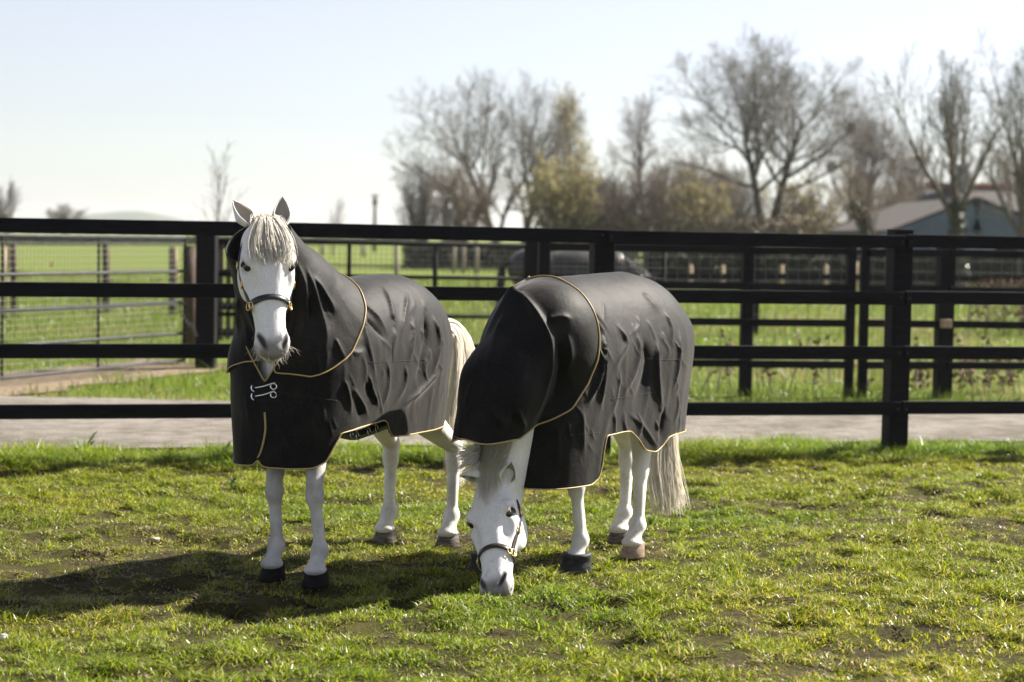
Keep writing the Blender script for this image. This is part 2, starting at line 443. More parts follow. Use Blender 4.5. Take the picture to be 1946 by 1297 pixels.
m = Mat('paddock_soil', .95, spec=.1)
n1 = m.noise(3, 6, .65); n2 = m.noise(38, 5, .7)
c = m.ramp(n2, [(.3, (.020, .015, .008)), (.5, (.055, .043, .024)), (.72, (.15, .115, .07))])
moss = m.ramp(n1, [(.40, (.055, .060, .012)), (.62, (.125, .115, .030))])
m.color(m.mix(m.ramp(m.noise(7, 5, .7), [(.38, (0, 0, 0)), (.58, (.85,) * 3)]), c, moss)); m.bump(m.noise(55, 6, .75), 1.0, .035)
M['soil'] = m.m
m = Mat('field_grass', .9, spec=.15)
n1 = m.noise(.35, 6, .6); n2 = m.noise(5, 6, .7)
c = m.ramp(n2, [(.30, (.055, .085, .010)), (.5, (.105, .150, .018)), (.70, (.165, .195, .035))])
c2 = m.ramp(n2, [(.3, (.10, .10, .035)), (.7, (.20, .17, .075))])
m.color(m.mix(m.ramp(n1, [(.46, (0, 0, 0)), (.68, (.7,) * 3)]), c, c2)); m.bump(n2, .8, .06)
M['field'] = m.m
m = Mat('gravel_road', .95, spec=.15)
n1 = m.noise(.9, 5, .6); n2 = m.noise(60, 4, .75); n3 = m.noise(7, 5, .6)
c = m.ramp(n2, [(.3, (.11, .10, .088)), (.55, (.25, .228, .20)), (.75, (.42, .39, .355))])
m.color(m.mix(m.ramp(m.mix(.5, n1, n3), [(.42, (0, 0, 0)), (.58, (.85,) * 3)]), c, (.105, .092, .074))); m.bump(n2, .7, .02)
M['road'] = m.m
m = Mat('bare_earth', .95, spec=.1); n2 = m.noise(14, 5, .7)
m.color(m.ramp(n2, [(.3, (.12, .09, .06)), (.7, (.27, .215, .155))])); m.bump(n2, .7, .03); M['earth'] = m.m
M['hills'] = two_tone('far_hill', (.05, .075, .05), (.09, .11, .06), .01, .95, .1)

ys = np.concatenate([np.linspace(1, 16, 130), np.geomspace(16.4, 2500, 40)])
X, Y, Q = grid(-9, 9, 150, ys)
Xs = X * np.where(Y > 16, 1 + (Y - 16) * .12, 1)
V = np.stack([Xs, Y, gz(X, Y)], -1).reshape(-1, 3)
link('ground', mesh_from('ground', V, [Q], M['soil']), kind='structure')
# beyond the road: the field, to the horizon (12 mm above the base sheet)
def strip(name, mat, off0, off1, t0, t1, z, seed, jit=.12, n=160, line=None):
    t = np.linspace(t0, t1, n); e = Noise2(seed)
    a = off0 + jit * (e.fbm(t * 1.7, t * 0 + .5, 4) - .5) * 2; b = off1 + jit * (e.fbm(t * 1.1, t * 0 + 9.5, 4) - .5) * 2
    if name == 'road': b = b + .95 * smooth01((3.2 - t) / 3.5)
    k = 14; s = np.linspace(0, 1, k)[None]; off = a[:, None] * (1 - s) + b[:, None] * s
    P = FA[None, None] + FD * t[:, None, None] + FN * off[..., None] if line is None else line[0][None, None] + line[1] * t[:, None, None] + line[2] * off[..., None]
    zz = np.full(off.shape, z) + .02 * (e.fbm(P[..., 0] * 1.2, P[..., 1] * 1.2, 3) - .5) * (s > .06) * (s < .94)
    V = np.concatenate([P, zz[..., None]], -1).reshape(-1, 3)
    i = np.arange(n - 1)[:, None]; j = np.arange(k - 1)[None]
    Q = np.stack([i * k + j, (i + 1) * k + j, (i + 1) * k + j + 1, i * k + j + 1], -1).reshape(-1, 4)
    link(name, mesh_from(name, V, [Q], mat), kind='structure')
link('field', mesh_from('field', [[-900, 14, .004], [900, 14, .004], [900, 2500, .004], [-900, 2500, .004]], [np.array([[0, 1, 2, 3]])], M['field']), kind='structure')
strip('road', M['road'], .42, 3.45, -14, 22, .030, 3, .16)
GA = at(350, 600, 19.6)[:2]; GB = at(0, 600, 16.9)[:2]; GD = (GB - GA) / np.linalg.norm(GB - GA); GN = np.array([GD[1], -GD[0]]); GN = GN if GN[1] > 0 else -GN
strip('gateway', M['earth'], -.45, 1.1, -1.0, 5.5, .018, 5, .35, 90, (GA, GD, GN))
# a low hill beyond the plain
n = 90; t = np.linspace(0, 1, n); hx = -560 + t * 330; hz = 1 + 17 * np.exp(-((t - .50) / .20) ** 2) + 5 * np.exp(-((t - .25) / .12) ** 2) + 1.2 * (nzA.fbm(t * 14, t * 0, 3) - .5)
hz[0] = hz[-1] = -1
V = np.concatenate([np.stack([hx, np.full(n, 2000), np.full(n, -1)], 1), np.stack([hx, np.full(n, 2060), hz], 1), np.stack([hx, np.full(n, 2300), np.full(n, -1)], 1)])
i = np.arange(n - 1); link('hill', mesh_from('hill', V, [np.concatenate([np.stack([i, i + 1, n + i + 1, n + i], 1), np.stack([n + i, n + i + 1, 2 * n + i + 1, 2 * n + i], 1)])], M['hills']), kind='structure')
# ---------------------------------------------------------------- ponies
HS = np.array([-.03, 0, .05, .10, .15, .19, .24, .30, .36, .42, .47, .505, .53, .55])
HF = np.array([.03, .052, .064, .070, .071, .069, .063, .056, .051, .050, .049, .042, .026, .004])   # towards the face
HB = np.array([.03, .075, .105, .128, .138, .138, .126, .100, .076, .062, .060, .056, .040, .006])   # towards the jaw
HA = np.array([.04, .064, .083, .097, .104, .103, .092, .077, .066, .063, .067, .063, .052, .008])   # half width

class Frame:
    def __init__(s, o, fwd):
        n = math.hypot(*fwd); s.o = np.array([o[0], o[1], 0.0]); s.f = np.array([fwd[0] / n, fwd[1] / n, 0])
        s.l = np.array([-s.f[1], s.f[0], 0]); s.ang = math.atan2(s.f[1], s.f[0])
    def loc(s, P): v = np.asarray(P, float) - s.o; return np.stack([v @ s.f, v @ s.l, v[..., 2]], -1)
    def dirl(s, v): v = np.asarray(v, float); return np.stack([v @ s.f, v @ s.l, v[..., 2]], -1)

class Head:
    """local frame of a head: s runs poll to muzzle, n out of the face, l to the animal's left"""
    def __init__(s, poll, muzzle, normal, k=1.0):
        s.k = k; s.P = np.asarray(poll, float); d = np.asarray(muzzle, float) - s.P; s.d = d / np.linalg.norm(d)
        n = np.asarray(normal, float); n = n - s.d * (n @ s.d); s.n = n / np.linalg.norm(n); s.l = np.cross(s.n, s.d)
        if s.l @ s.l < 0.5: raise ValueError
    def pt(s, q): q = np.asarray(q, float); return s.P + q[..., :1] * s.k * s.d + q[..., 1:2] * s.l + q[..., 2:3] * s.n
    def sdf(s):
        def loft(p):
            q = p - s.P; S = q @ s.d / s.k; u = q @ s.l; v = q @ s.n
            a = np.interp(S, HS, HA); f = np.interp(S, HS, HF); b = np.interp(S, HS, HB)
            bb = np.where(v > 0, f, b)
            e = 2.1
            g = ((np.abs(u) / a) ** e + (np.abs(v) / bb) ** e) ** (1 / e)
            d = (g - 1) * np.minimum(a, bb)
            return np.maximum(d, np.maximum(-.04 - S, S - .548))
        G = lambda *q: s.pt(np.array(q, float))
        R = np.stack([s.d, s.l, s.n], 1)
        pos = [loft]
        for sg in (-1, 1):
            pos += [(ellip(G(.20, sg * .070, -.060), (.085, .034, .07), R), .03),     # cheek
                    (ellip(G(.145, sg * .084, .040), (.030, .022, .022), R), .02),      # brow
                    (rcone(G(.22, sg * .080, .008), G(.34, sg * .056, .006), .012, .007), .02),   # facial crest
                    (ellip(G(.478, sg * .043, .020), (.036, .020, .030), R), .02)]      # nostril rim
        pos += [(ellip(G(.52, 0, -.030), (.032, .038, .026), R), .02), (ellip(G(.515, 0, .022), (.03, .042, .024), R), .02)]   # chin, upper lip
        neg = []
        for sg in (-1, 1):
            neg += [(ellip(G(.170, sg * .105, .030), (.022, .018, .016), R), .014),
                    (rcone(G(.455, sg * .0545, .040), G(.500, sg * .036, .046), .0090, .0110), .006),
                    (ellip(G(.26, sg * .075, .045), (.06, .022, .022), R), .03),
                    (ellip(G(.40, sg * .072, .0), (.05, .016, .02), R), .025)]
        neg += [(ellip(G(.535, 0, -.006), (.012, .055, .0045), R), .006), (ellip(G(.512, .05, -.006), (.03, .02, .0035), R), .005), (ellip(G(.512, -.05, -.006), (.03, .02, .0035), R), .005)]
        pu = union(pos, .02)
        def f(p):
            d = pu(p)
            for fn, k in neg: d = smax(d, -fn(p), k)
            return d
        return f
    def surf(s, S, ang, off=0.0):
        """point on the head's skin at distance S, angle from the face (0) towards the animal's left"""
        a = np.interp(S, HS, HA); f = np.interp(S, HS, HF); b = np.interp(S, HS, HB)
        cu, cv = math.sin(ang), math.cos(ang); bb = f if cv > 0 else b; e = 2.1
        r = ((abs(cu) / a) ** e + (abs(cv) / bb) ** e) ** (-1 / e)
        return s.pt(np.array([S, cu * (r + off), cv * (r + off)]))

def leg_front(G, top, bend=0.0, back=0.0):
    x, y = G[0] - .05, G[1]; tx, ty, tz = top
    k = np.array([x + .012 + bend, y + (ty - y) * .22, .355]); ft = np.array([x - .006, y, .135])
    return [(rcone((tx, ty, tz), k + [0, 0, .05], .062, .034), .03), (ellip(k, (.036, .037, .048)), .02), (ellip(k + [-.02, 0, -.0], (.022, .026, .03)), .015),
            (rcone(k, ft, .0250, .0215), .02), (rcone(k + [-.022, 0, -.03], ft + [-.018, 0, .02], .0165, .0165), .012),
            (ellip(ft, (.034, .034, .034)), .018), (ellip(ft + [-.028, 0, -.012], (.020, .022, .026)), .015),
            (rcone(ft, (x + .03, y, .062), .028, .034), .02), (ellip((x + .03, y, .062), (.046, .047, .018)), .016)]
def leg_hind(G, hip, hock_back=-.02):
    x, y = G[0] - .05, G[1]; hx, hy, hz = hip
    st = np.array([hx + .12, hy * .95, .66]); hk = np.array([x + hock_back, y, .385]); ft = np.array([x - .012, y, .135])
    return [(rcone((hx, hy * .7, hz), st, .125, .095), .05), (rcone(st, hk + [0, 0, .06], .095, .036), .04),
            (ellip(hk, (.040, .034, .058)), .02), (rcone(hk + [-.045, 0, .055], hk + [-.03, 0, -.02], .018, .024), .02), (rcone(st + [-.12, 0, -.02], hk + [-.045, 0, .055], .05, .014), .03),
            (rcone(hk, ft, .027, .0235), .02), (rcone(hk + [-.03, 0, -.04], ft + [-.02, 0, .02], .018, .0165), .012),
            (ellip(ft, (.036, .035, .035)), .018), (ellip(ft + [-.028, 0, -.010], (.022, .023, .028)), .015),
            (rcone(ft, (x + .03, y, .062), .029, .035), .02), (ellip((x + .03, y, .062), (.047, .048, .018)), .016)]

def hoof_mesh(G, r=.056, h=.066, yaw=0.0, boot=False):
    """slanted hoof: rings from the ground to the coronet"""
    n = 20; mb = MB(); rings = []
    prof = [(0, 1.0, .0), (.006, 1.03, .0), (h * .5, .93, -.008), (h * .93, .84, -.017), (h, .80, -.018), (h + .004, .6, -.018)]
    if boot: prof = [(0, 1.12, 0), (.012, 1.16, 0), (h * .6, 1.10, -.004), (h * .95, 1.04, -.008), (h * 1.02, 1.10, -.008), (h * 1.2, 1.08, -.010), (h * 1.25, 1.0, -.012), (h * 1.22, .82, -.012)]
    cx = G[0] - .045
    V = []
    for z, k, dx in prof:
        for i in range(n):
            a = 2 * math.pi * i / n; ca, sa = math.cos(a), math.sin(a)
            px = ca * r * k * (1.08 if ca > 0 else .86) + dx; py = sa * r * k * .96
            V.append([cx + .02 + px * math.cos(yaw) - py * math.sin(yaw), G[1] + px * math.sin(yaw) + py * math.cos(yaw), z - .004])
    m = len(prof); Q = [[i * n + j, i * n + (j + 1) % n, (i + 1) * n + (j + 1) % n, (i + 1) * n + j] for i in range(m - 1) for j in range(n)]
    T = [[(m - 1) * n, (m - 1) * n + j, (m - 1) * n + j + 1] for j in range(1, n - 1)] + [[0, j + 1, j] for j in range(1, n - 1)]
    mb.add(V, Q, T); return mb

def ear_mesh(root, axis, open_dir, L=.115, w=.036):
    """curled leaf: a cupped sheet with its hollow towards open_dir; pale outside, grey inside"""
    ax = np.asarray(axis, float); ax /= np.linalg.norm(ax); o = np.asarray(open_dir, float); o -= ax * (o @ ax); o /= np.linalg.norm(o); s = np.cross(ax, o)
    nt, na = 14, 13; V = []; C = []
    for sh, off in ((0, 0.0), (1, -.007)):
        for i in range(nt):
            t = i / (nt - 1); wid = w * (.62 + .38 * math.sin(math.pi / 2 * min(1, t / .34)) if t < .34 else max(0.0, (1 - t) / .66) ** .72)
            wid = max(wid, .002); wid += off * (.5 if t < .95 else 0)
            curl = rad(140 - 40 * t)
            for j in range(na):
                a = curl * (2 * j / (na - 1) - 1)
                V.append(np.asarray(root) + ax * (L * t + (off * .6 if t > .9 else 0)) + s * wid * math.sin(a) * (1.0) - o * (wid * .85 * math.cos(a) - w * .25 - .012 * t * t * 0))
                C.append((1, 1, 1) if sh == 0 else ((.40, .385, .37) if .12 < j / (na - 1) < .88 else (.85, .82, .78)))
    Q = []
    for sh in (0, 1):
        b = sh * nt * na
        for i in range(nt - 1):
            for j in range(na - 1):
                q = [b + i * na + j, b + i * na + j + 1, b + (i + 1) * na + j + 1, b + (i + 1) * na + j]; Q.append(q if sh == 0 else q[::-1])
    b = nt * na
    for i in range(nt - 1):
        Q += [[i * na, (i + 1) * na, b + (i + 1) * na, b + i * na], [i * na + na - 1, b + i * na + na - 1, b + (i + 1) * na + na - 1, (i + 1) * na + na - 1]]
    return np.array(V), np.array(Q), np.array(C)

def hull_sdf(X, W, TOP, YC, zb=.80, flare=.10, pw=2.3, tuck=.2):
    X, W, TOP, YC = map(np.asarray, (X, W, TOP, YC)); x0, x1 = X[0], X[-1]
    def f(p):
        x, y, z = p[:, 0], p[:, 1], p[:, 2]
        x = np.where(x < -.2, -.2 + (x + .2) * (1 + tuck * np.clip((1.0 - z) / .45, 0, 1)), x)
        w = np.maximum(np.interp(x, X, W), .012); t = np.interp(x, X, TOP); c = np.interp(x, X, YC)
        w = w * (1 + flare * np.clip((zb - z) / .4, 0, 1))
        up = np.maximum(z - zb, 0) / (t - zb)
        g = ((np.abs(y - c) / w) ** pw + up ** pw) ** (1 / pw)
        return np.maximum((g - 1) * np.minimum(w, .26), np.maximum(x0 - x, x - x1))
    return f
def ends(xs, ws, x0, x1, r0, r1, n=40):
    """station arrays with elliptical closing at both ends"""
    X = np.concatenate([x0 + r0 * (1 - np.cos(np.linspace(0, math.pi / 2, 12)))[:-1] * 1.0, np.linspace(x0 + r0, x1 - r1, n), x1 - r1 * (1 - np.sin(np.linspace(0, math.pi / 2, 12)))[1:] * 1.0])
    X[-11:] = x1 - r1 * (1 - np.sin(np.linspace(0, math.pi / 2, 12)))[1:]
    W = np.interp(X, xs, ws)
    k0 = np.clip((X - x0) / r0, 0, 1); k1 = np.clip((x1 - X) / r1, 0, 1)
    W = W * np.sqrt(np.maximum(1 - (1 - k0) ** 2, 0)) * np.maximum(1 - (1 - k1) ** 2.7, 0) ** (1 / 2.7)
    return X, W

def fold_field(V, N, folds):
    """folds: (polyline, amplitude, width); creased ridges that run out at both ends, and soft troughs where amplitude < 0"""
    Dp = np.zeros(len(V)); Dn = np.zeros(len(V))
    for P, amp, wd in folds:
        P = spline(P, 24) if len(P) > 2 else resample(P, 14)
        bb = (V > P.min(0) - 5 * wd).all(1) & (V < P.max(0) + 5 * wd).all(1); q = V[bb]
        if not len(q): continue
        dd = np.full(len(q), 9.0); ti = np.zeros(len(q))
        for i in range(len(P) - 1):
            ab = P[i + 1] - P[i]; t = np.clip(((q - P[i]) @ ab) / (ab @ ab + 1e-12), 0, 1)
            e = np.linalg.norm(q - P[i] - t[:, None] * ab, axis=1); m = e < dd; dd[m] = e[m]; ti[m] = (i + t[m]) / (len(P) - 1)
        taper = np.clip(np.minimum(ti / .25, (1 - ti) / .45), 0, 1); taper = taper * taper * (3 - 2 * taper)
        x = dd / (wd * (.55 + .6 * ti))
        d = amp * taper * (np.exp(-1.25 * (np.sqrt(x * x + .10) - .316)))
        if amp > 0: Dp[bb] = np.maximum(Dp[bb], d) + .25 * np.minimum(Dp[bb], d)
        else: Dn[bb] = np.minimum(Dn[bb], d)
    return Dp + Dn

def make_pony(cfg):
    fr = cfg['frame']; root = thing('pony', cfg['label'], 'pony', fr.o, fr.ang, cfg.get('group'))
    H = cfg['head']; rs = np.random.RandomState(cfg['seed'])
    # body
    prims = [(ellip((0, 0, .86), (.60, .20, .25)), .05), (ellip((.42, cfg['chest_y'], .84), (.22, .175, .27)), .05), (ellip((-.43, .02, .90), (.22, .165, .22)), .05)]
    prims += [(rcone(*q), .05) for q in cfg['neck']]
    for g, t in cfg['front']: prims += leg_front(g, t)
    for g, t in cfg['hind']: prims += leg_hind(g, t)
    prims.append((H.sdf(), .035))
    f = union(prims, .03)
    lo, hi = cfg['bounds']
    V, Q = nets(f, lo, hi, .0065)
    V = laplace(V, Q, 2, .5)
    q = V - H.P; S = q @ H.d / H.k; v = q @ H.n; u = q @ H.l
    near = (np.abs(u) < .13) & (v > -.2) & (v < .12)
    col = np.ones((len(V), 3))
    nl = Noise2(cfg['seed']); nzl = nl.fbm(V[:, 0] * 14 + V[:, 1] * 17, V[:, 2] * 9 + V[:, 1] * 5, 3)
    def tint(mask, c): col[:] = col * (1 - mask[:, None]) + np.asarray(c) * mask[:, None]
    mz = near * smooth01((S - .43) / .09) * smooth01((S - .3) / .1); tint(mz * .45, (.45, .42, .41)); tint(near * smooth01((S - .455) / .05) * smooth01((v + .01) / .02) * smooth01((.066 - np.abs(u)) / .03) * .80, (.19, .175, .17))
    for sg in (-1, 1):
        uu = u - sg * (.0545 - .41 * (S - .455)); dn = np.linalg.norm(np.stack([S - .478, uu, v - .043], 1) / [.031, .0100, .026], axis=1); tint(np.clip(2.2 - 1.4 * dn, 0, 1) * .96, (.03, .027, .027))
        de = np.linalg.norm(np.stack([S - .170, u - sg * .100, v - .032], 1) / [.030, .026, .026], axis=1); tint(np.clip(1.35 - de, 0, 1) * .75, (.22, .20, .19))
    dm = np.exp(-((v + .006) / .005) ** 2) * (S > .49) * near; tint(dm * .8, (.12, .10, .10))
    for g, _ in cfg['front']:
        r2 = np.linalg.norm(V[:, :2] - [g[0] - .05, g[1]], axis=1) < .12
        tint(r2 * np.exp(-((V[:, 2] - .36) / .07) ** 2) * .38, (.42, .38, .35)); tint(r2 * np.exp(-((V[:, 2] - .14) / .05) ** 2) * .25, (.5, .46, .44))
        tint(r2 * (V[:, 2] < .5) * cfg.get('leg_shade', .2) * np.clip(.15 + 1.7 * nzl, 0, 1.3), (.26, .26, .275))  # shade on the forelegs put into the coat colour, broken up by mottling
    for g, _ in cfg['hind']:
        r2 = np.linalg.norm(V[:, :2] - [g[0] - .06, g[1]], axis=1) < .13
        tint(r2 * np.exp(-((V[:, 2] - .42) / .07) ** 2) * .25, (.55, .48, .40)); tint(r2 * np.clip((.12 - V[:, 2]) / .08, 0, 1) * .35, (.6, .47, .36)); tint(r2 * (V[:, 2] < .52) * np.clip((nzl - .42) * 3, 0, 1) * np.clip((.52 - V[:, 2]) / .1, 0, 1) * .42, (.46, .40, .34))
    cfg['bvh'] = BVHTree.FromPolygons([Vector(q_) for q_ in V], Q.tolist())
    if 'body' not in cfg['skip']: link('body', mesh_from('pony_body', V, [Q], M['fur'], True, col), root)
    for (g, _), hm in zip(cfg['front'] + cfg['hind'], cfg['hooves']):
        if hm == 'rubber': hoof_mesh(g, .060, .07, 0, True).build('hoof_boot', M['rubber'], root, True)
        else: hoof_mesh(g).build('hoof', M[hm], root, True)
    for sg in (-1, 1):     # eyes
        bm = bmesh.new(); bmesh.ops.create_uvsphere(bm, u_segments=16, v_segments=10, radius=.0205)
        c = H.surf(.171, sg * rad(69), cfg.get('eye_off', -.0125))
        for vv in bm.verts: vv.co = Vector(c) + vv.co
        me = bpy.data.meshes.new('eye'); bm.to_mesh(me); bm.free(); me.materials.append(M['eye']); me.polygons.foreach_set('use_smooth', [True] * len(me.polygons)); link('eye', me, root)
        mb = MB()               # upper lid
        P = [H.surf(.171 - .0165 * math.cos(t), sg * rad(69 - 11.5 * math.sin(t)), .001 + .003 * math.cos(t)) for t in np.linspace(-1.5, 1.5, 9)]
        mb.tube(P, [.003, .0048, .0055, .006, .006, .006, .0055, .0048, .003], 6)
        mb.build('eyelid', M['eyelid'], root, True)
    for sg, (ax, od) in zip((1, -1), cfg['ears']):
        r0 = cfg['ear_at'][sg]() if 'ear_at' in cfg else H.pt(np.array([cfg.get('ear_s', -.012), sg * cfg.get('ear_u', .050), cfg.get('ear_n', .004)])); ax = H.d * ax[0] + H.l * ax[1] + H.n * ax[2]; od = H.d * od[0] + H.l * od[1] + H.n * od[2]
        if 'ear_at' in cfg: ax, od = cfg['ear_ax'][sg]
        V2, Q2, C2 = ear_mesh(r0, ax, od, cfg.get('ear_len', .104), .040); link('ear', mesh_from('ear', V2, [Q2], M['fur'], True, C2), root)
    return root, H, rs

BV = [None]
def seam(rug, *pix):      # a stitched panel seam lying on the cloth
    o = Vector(FR.loc(CAM)); P = []
    for px, py in resample(np.array(pix, float), 40):
        hit = BV[0].ray_cast(o, Vector(FR.dirl(ray(px, py))))
        if hit[0] is not None: P.append(np.array(hit[0]) + np.array(hit[1]) * .0004)
    if len(P) > 8:
        m = MB(); m.tube(relax(np.array(P), 1), .0010, 5); m.build('seam', M['rug'], rug, True)
def rug_piece(name, parent, f, lo, hi, h, clips, folds, noise_amp=.004, seed=1, pipe=None, offset=0.0, thick=.004, pipe_r=.0031, mask=None):
    """a cloth surface: zero set of f pushed outwards by the folds, trimmed along every clip field"""
    V, Q = nets(f, lo, hi, h); V = laplace(V, Q, 6, .5); T = tri(Q)
    N = vnormals(V, T)
    fl = []
    bvh = BVHTree.FromPolygons([Vector(v) for v in V], T.tolist())
    o = FR.loc(CAM)
    for pix, amp, wd in folds:
        pts = []
        for px, py in spline(np.array(pix, float), 10) if len(pix) > 2 else resample(pix, 8):
            hit = bvh.ray_cast(Vector(o), Vector(FR.dirl(ray(px, py))))
            if hit[0] is not None: pts.append(hit[0])
        if len(pts) > 2: fl.append((np.array(pts), amp, wd))
    D = fold_field(V, N, fl)
    nz = Noise2(seed)
    D += noise_amp * 2 * (nz.fbm(V[:, 0] * 7 + V[:, 1] * 4 + 3, V[:, 2] * 5 + V[:, 1] * 6, 3) - .5)
    rg = 1 - np.abs(2 * nz.fbm(V[:, 0] * 8 + V[:, 1] * 8 + 9 + V[:, 2] * 1.5, V[:, 2] * 2.2 + 4, 2) - 1)
    D += noise_amp * 1.6 * (rg ** 3 - .4) * np.clip(1.25 - V[:, 2], .15, .6)
    if mask is not None: D = D * mask(V)
    V = V + N * D[:, None]
    for g in clips:
        V, T = clip(V, T, g(V))
    BV[0] = BVHTree.FromPolygons([Vector(v) for v in V], T.tolist())
    me = mesh_from(name, V, [T], M['rug']); o2 = link(name, me, parent)
    sm = o2.modifiers.new('thickness', 'SOLIDIFY'); sm.thickness = thick; sm.offset = -1
    N = vnormals(V, T); mb = MB(); any_ = False
    for L in boundary_loops(T):
        P = V[L]; Nn = N[L]
        keep = np.ones(len(P), bool) if pipe is None else pipe(P)
        runs = []; cur = []
        for i, k in enumerate(keep):
            if k: cur.append(i)
            elif cur: runs.append(cur); cur = []
        if cur:
            if runs and keep[0] and len(runs[0]) < len(P): runs[0] = cur + runs[0]
            else: runs.append(cur)
        for r_ in runs:
            if len(r_) < 12: continue
            R = relax(P[r_] + Nn[r_] * .003, 8); n = max(12, int(np.linalg.norm(np.diff(R, axis=0), axis=1).sum() / .012))
            mb.tube(resample(R, n), pipe_r, 6); any_ = True
    if any_: mb.build('piping', M['piping'], o2, True)
    return o2

def strap(mb, P, w=.0095, h=.002, normals=None, closed=False):
    V, Q, T = tube_geo(P, 0, 6, True, (w, h), closed, normals); mb.add(V, Q, T)
def ring(mb, c, n, R, r, sx=1.0, k=20):
    n = np.asarray(n, float); n /= np.linalg.norm(n); u = np.cross(n, [0, 0, 1.0]) if abs(n[2]) < .9 else np.cross(n, [1.0, 0, 0]); u /= np.linalg.norm(u); v = np.cross(n, u)
    a = np.linspace(0, 2 * math.pi, k, endpoint=False)
    P = np.asarray(c) + np.outer(np.cos(a), u) * R * sx + np.outer(np.sin(a), v) * R; mb.tube(P, r, 6, closed=True)

class Rings(list):
    def build(s, name, mat, parent):
        for a in s:
            m = MB(); ring(m, *a); m.build(name, mat, parent, True)
_ring = ring
def ring(mb, *a):
    if isinstance(mb, Rings): mb.append(a)
    else: _ring(mb, *a)

def halter(root, H, leather, metal, S=.335):
    hm = MB(); a = np.linspace(0, 2 * math.pi, 36, endpoint=False)
    def ringpts(S0, tilt): return np.array([H.surf(S0 + tilt * (-math.cos(t)), t, .003) for t in a])
    P = ringpts(S, .022); cen = P.mean(0); nm = P - cen
    strap(hm, P, .0125, .0026, nm, True)
    o = hm.build('halter', leather, root, True)
    mt = Rings(); ck = MB()
    for sg in (-1, 1):
        ang = sg * rad(88)
        p0 = H.surf(S + .004, ang, .006); up = [H.surf(s, sg * rad(g), .005) for s, g in ((S - .03, 90), (.26, 95), (.20, 99), (.12, 104), (.05, 108), (.01, 114))]
        P = spline(np.array([p0] + up), 24); nm = np.array([q - H.pt(np.array([(q - H.P) @ H.d / H.k, 0, -.03])) for q in P]); strap(ck, P, .0085, .0024, nm)
        # throat strap
        tp = np.array([H.surf(s, sg * rad(g), .006) for s, g in ((.12, 98), (.20, 128), (.25, 155), (.27, 180))]); P = spline(tp, 16); nm = np.array([q - H.pt(np.array([(q - H.P) @ H.d / H.k, 0, -.03])) for q in P]); strap(ck, P, .0075, .0022, nm)
        nrm = H.l * sg
        ring(mt, H.surf(S + .004, ang, .011), nrm + H.n * .3, .0150, .0027); ring(mt, H.surf(S + .004, sg * rad(74), .009), nrm * .8 + H.n * .6, .0125, .0024, .8)
        ring(mt, H.surf(.235, sg * rad(97), .010), nrm, .0135, .0027, .75); ring(mt, H.surf(.15, sg * rad(102), .010), nrm, .0125, .0027, .75)
    strap(ck, spline(np.array([H.surf(.01, rad(116), .005), H.surf(-.02, rad(140), .006), H.surf(-.025, rad(180), .008), H.surf(-.02, rad(220), .006), H.surf(.01, rad(244), .005)]), 14), .0085, .0024)
    ck.build('cheek_strap', leather, o, True); mt.build('buckle', metal, o)
    return o

def hair(name, parent, mat, roots, paths, r0, n, rs, spread=.01, rtip=.15, wave=.01, m=12, k=3, lenj=.35, **kw):
    """n hairs blended between guide polylines: roots (u in 0..1) pick a place between the guides"""
    G = np.stack([spline(p, m) for p in paths]); g = len(G); u = rs.rand(n) * (g - 1); i = np.minimum(u.astype(int), g - 2); f = (u - i)[:, None, None]
    P = G[i] * (1 - f) + G[i + 1] * f
    t = np.linspace(0, 1, m)[None, :, None]
    P = P + rs.randn(n, 1, 3) * spread * (.35 + t * 1.1)
    ph = rs.rand(n, 1, 3) * 6.28; P = P + wave * t * np.sin(ph + t * (4 + 5 * rs.rand(n, 1, 1)))
    # shorten each hair a little differently
    L = 1 - lenj * rs.rand(n) ** 2
    T = np.linspace(0, 1, m)[None] * L[:, None] * (m - 1); j = np.minimum(T.astype(int), m - 2); fr_ = (T - j)[..., None]; ar = np.arange(n)[:, None]
    P = P[ar, j] * (1 - fr_) + P[ar, j + 1] * fr_
    r = r0 * (rs.rand(n, 1) * .6 + .7) * (1 - (1 - rtip) * np.linspace(0, 1, m)[None] ** 1.5)
    V, Q = strands(P, r, k); return link(name, mesh_from(name, V, [Q], mat), parent, **kw)
def on_body(cfg, off, *pix):
    o = Vector(FR.loc(CAM)); out = []
    for px, py in pix:
        d = Vector(FR.dirl(ray(px, py))); hit = cfg['bvh'].ray_cast(o, d)
        if hit[0] is not None: out.append(np.array(hit[0]) + np.array(hit[1]) * off)
    return np.array(out)
M['eyelid'] = Mat('dark_eyelid', 0.5, (0.05, 0.045, 0.042), 0.3).m
# ---------------------------------------------------------------- fences and gates
M['black_timber'] = two_tone('black_stained_timber', (.0028, .0028, .0038), (.0085, .0085, .0110), 7, .65, .13, .5, (1, 1, 9), .006)
M['brown_timber'] = two_tone('brown_timber', (.038, .026, .019), (.095, .066, .048), 6, .8, .2, .5, (6, 6, 1), .008)
M['grey_timber'] = two_tone('weathered_timber', (.13, .11, .085), (.30, .26, .20), 6, .85, .2, .5, (6, 6, 1), .008)
M['tan_timber'] = two_tone('new_tan_timber', (.28, .21, .13), (.45, .36, .24), 6, .8, .2, .4, (6, 6, 1), .006)
M['galv'] = two_tone('galvanised_tube', (.028, .029, .032), (.06, .062, .066), 12, .6, .3, Metallic=.2)
M['wire'] = Mat('galvanised_wire', .55, (.11, .112, .115), Metallic=.3).m
M['black_metal'] = Mat('black_painted_metal', .8, (.007, .007, .008), .12).m
rsF = np.random.RandomState(5)
def L3(p, z): return np.array([p[0], p[1], z])

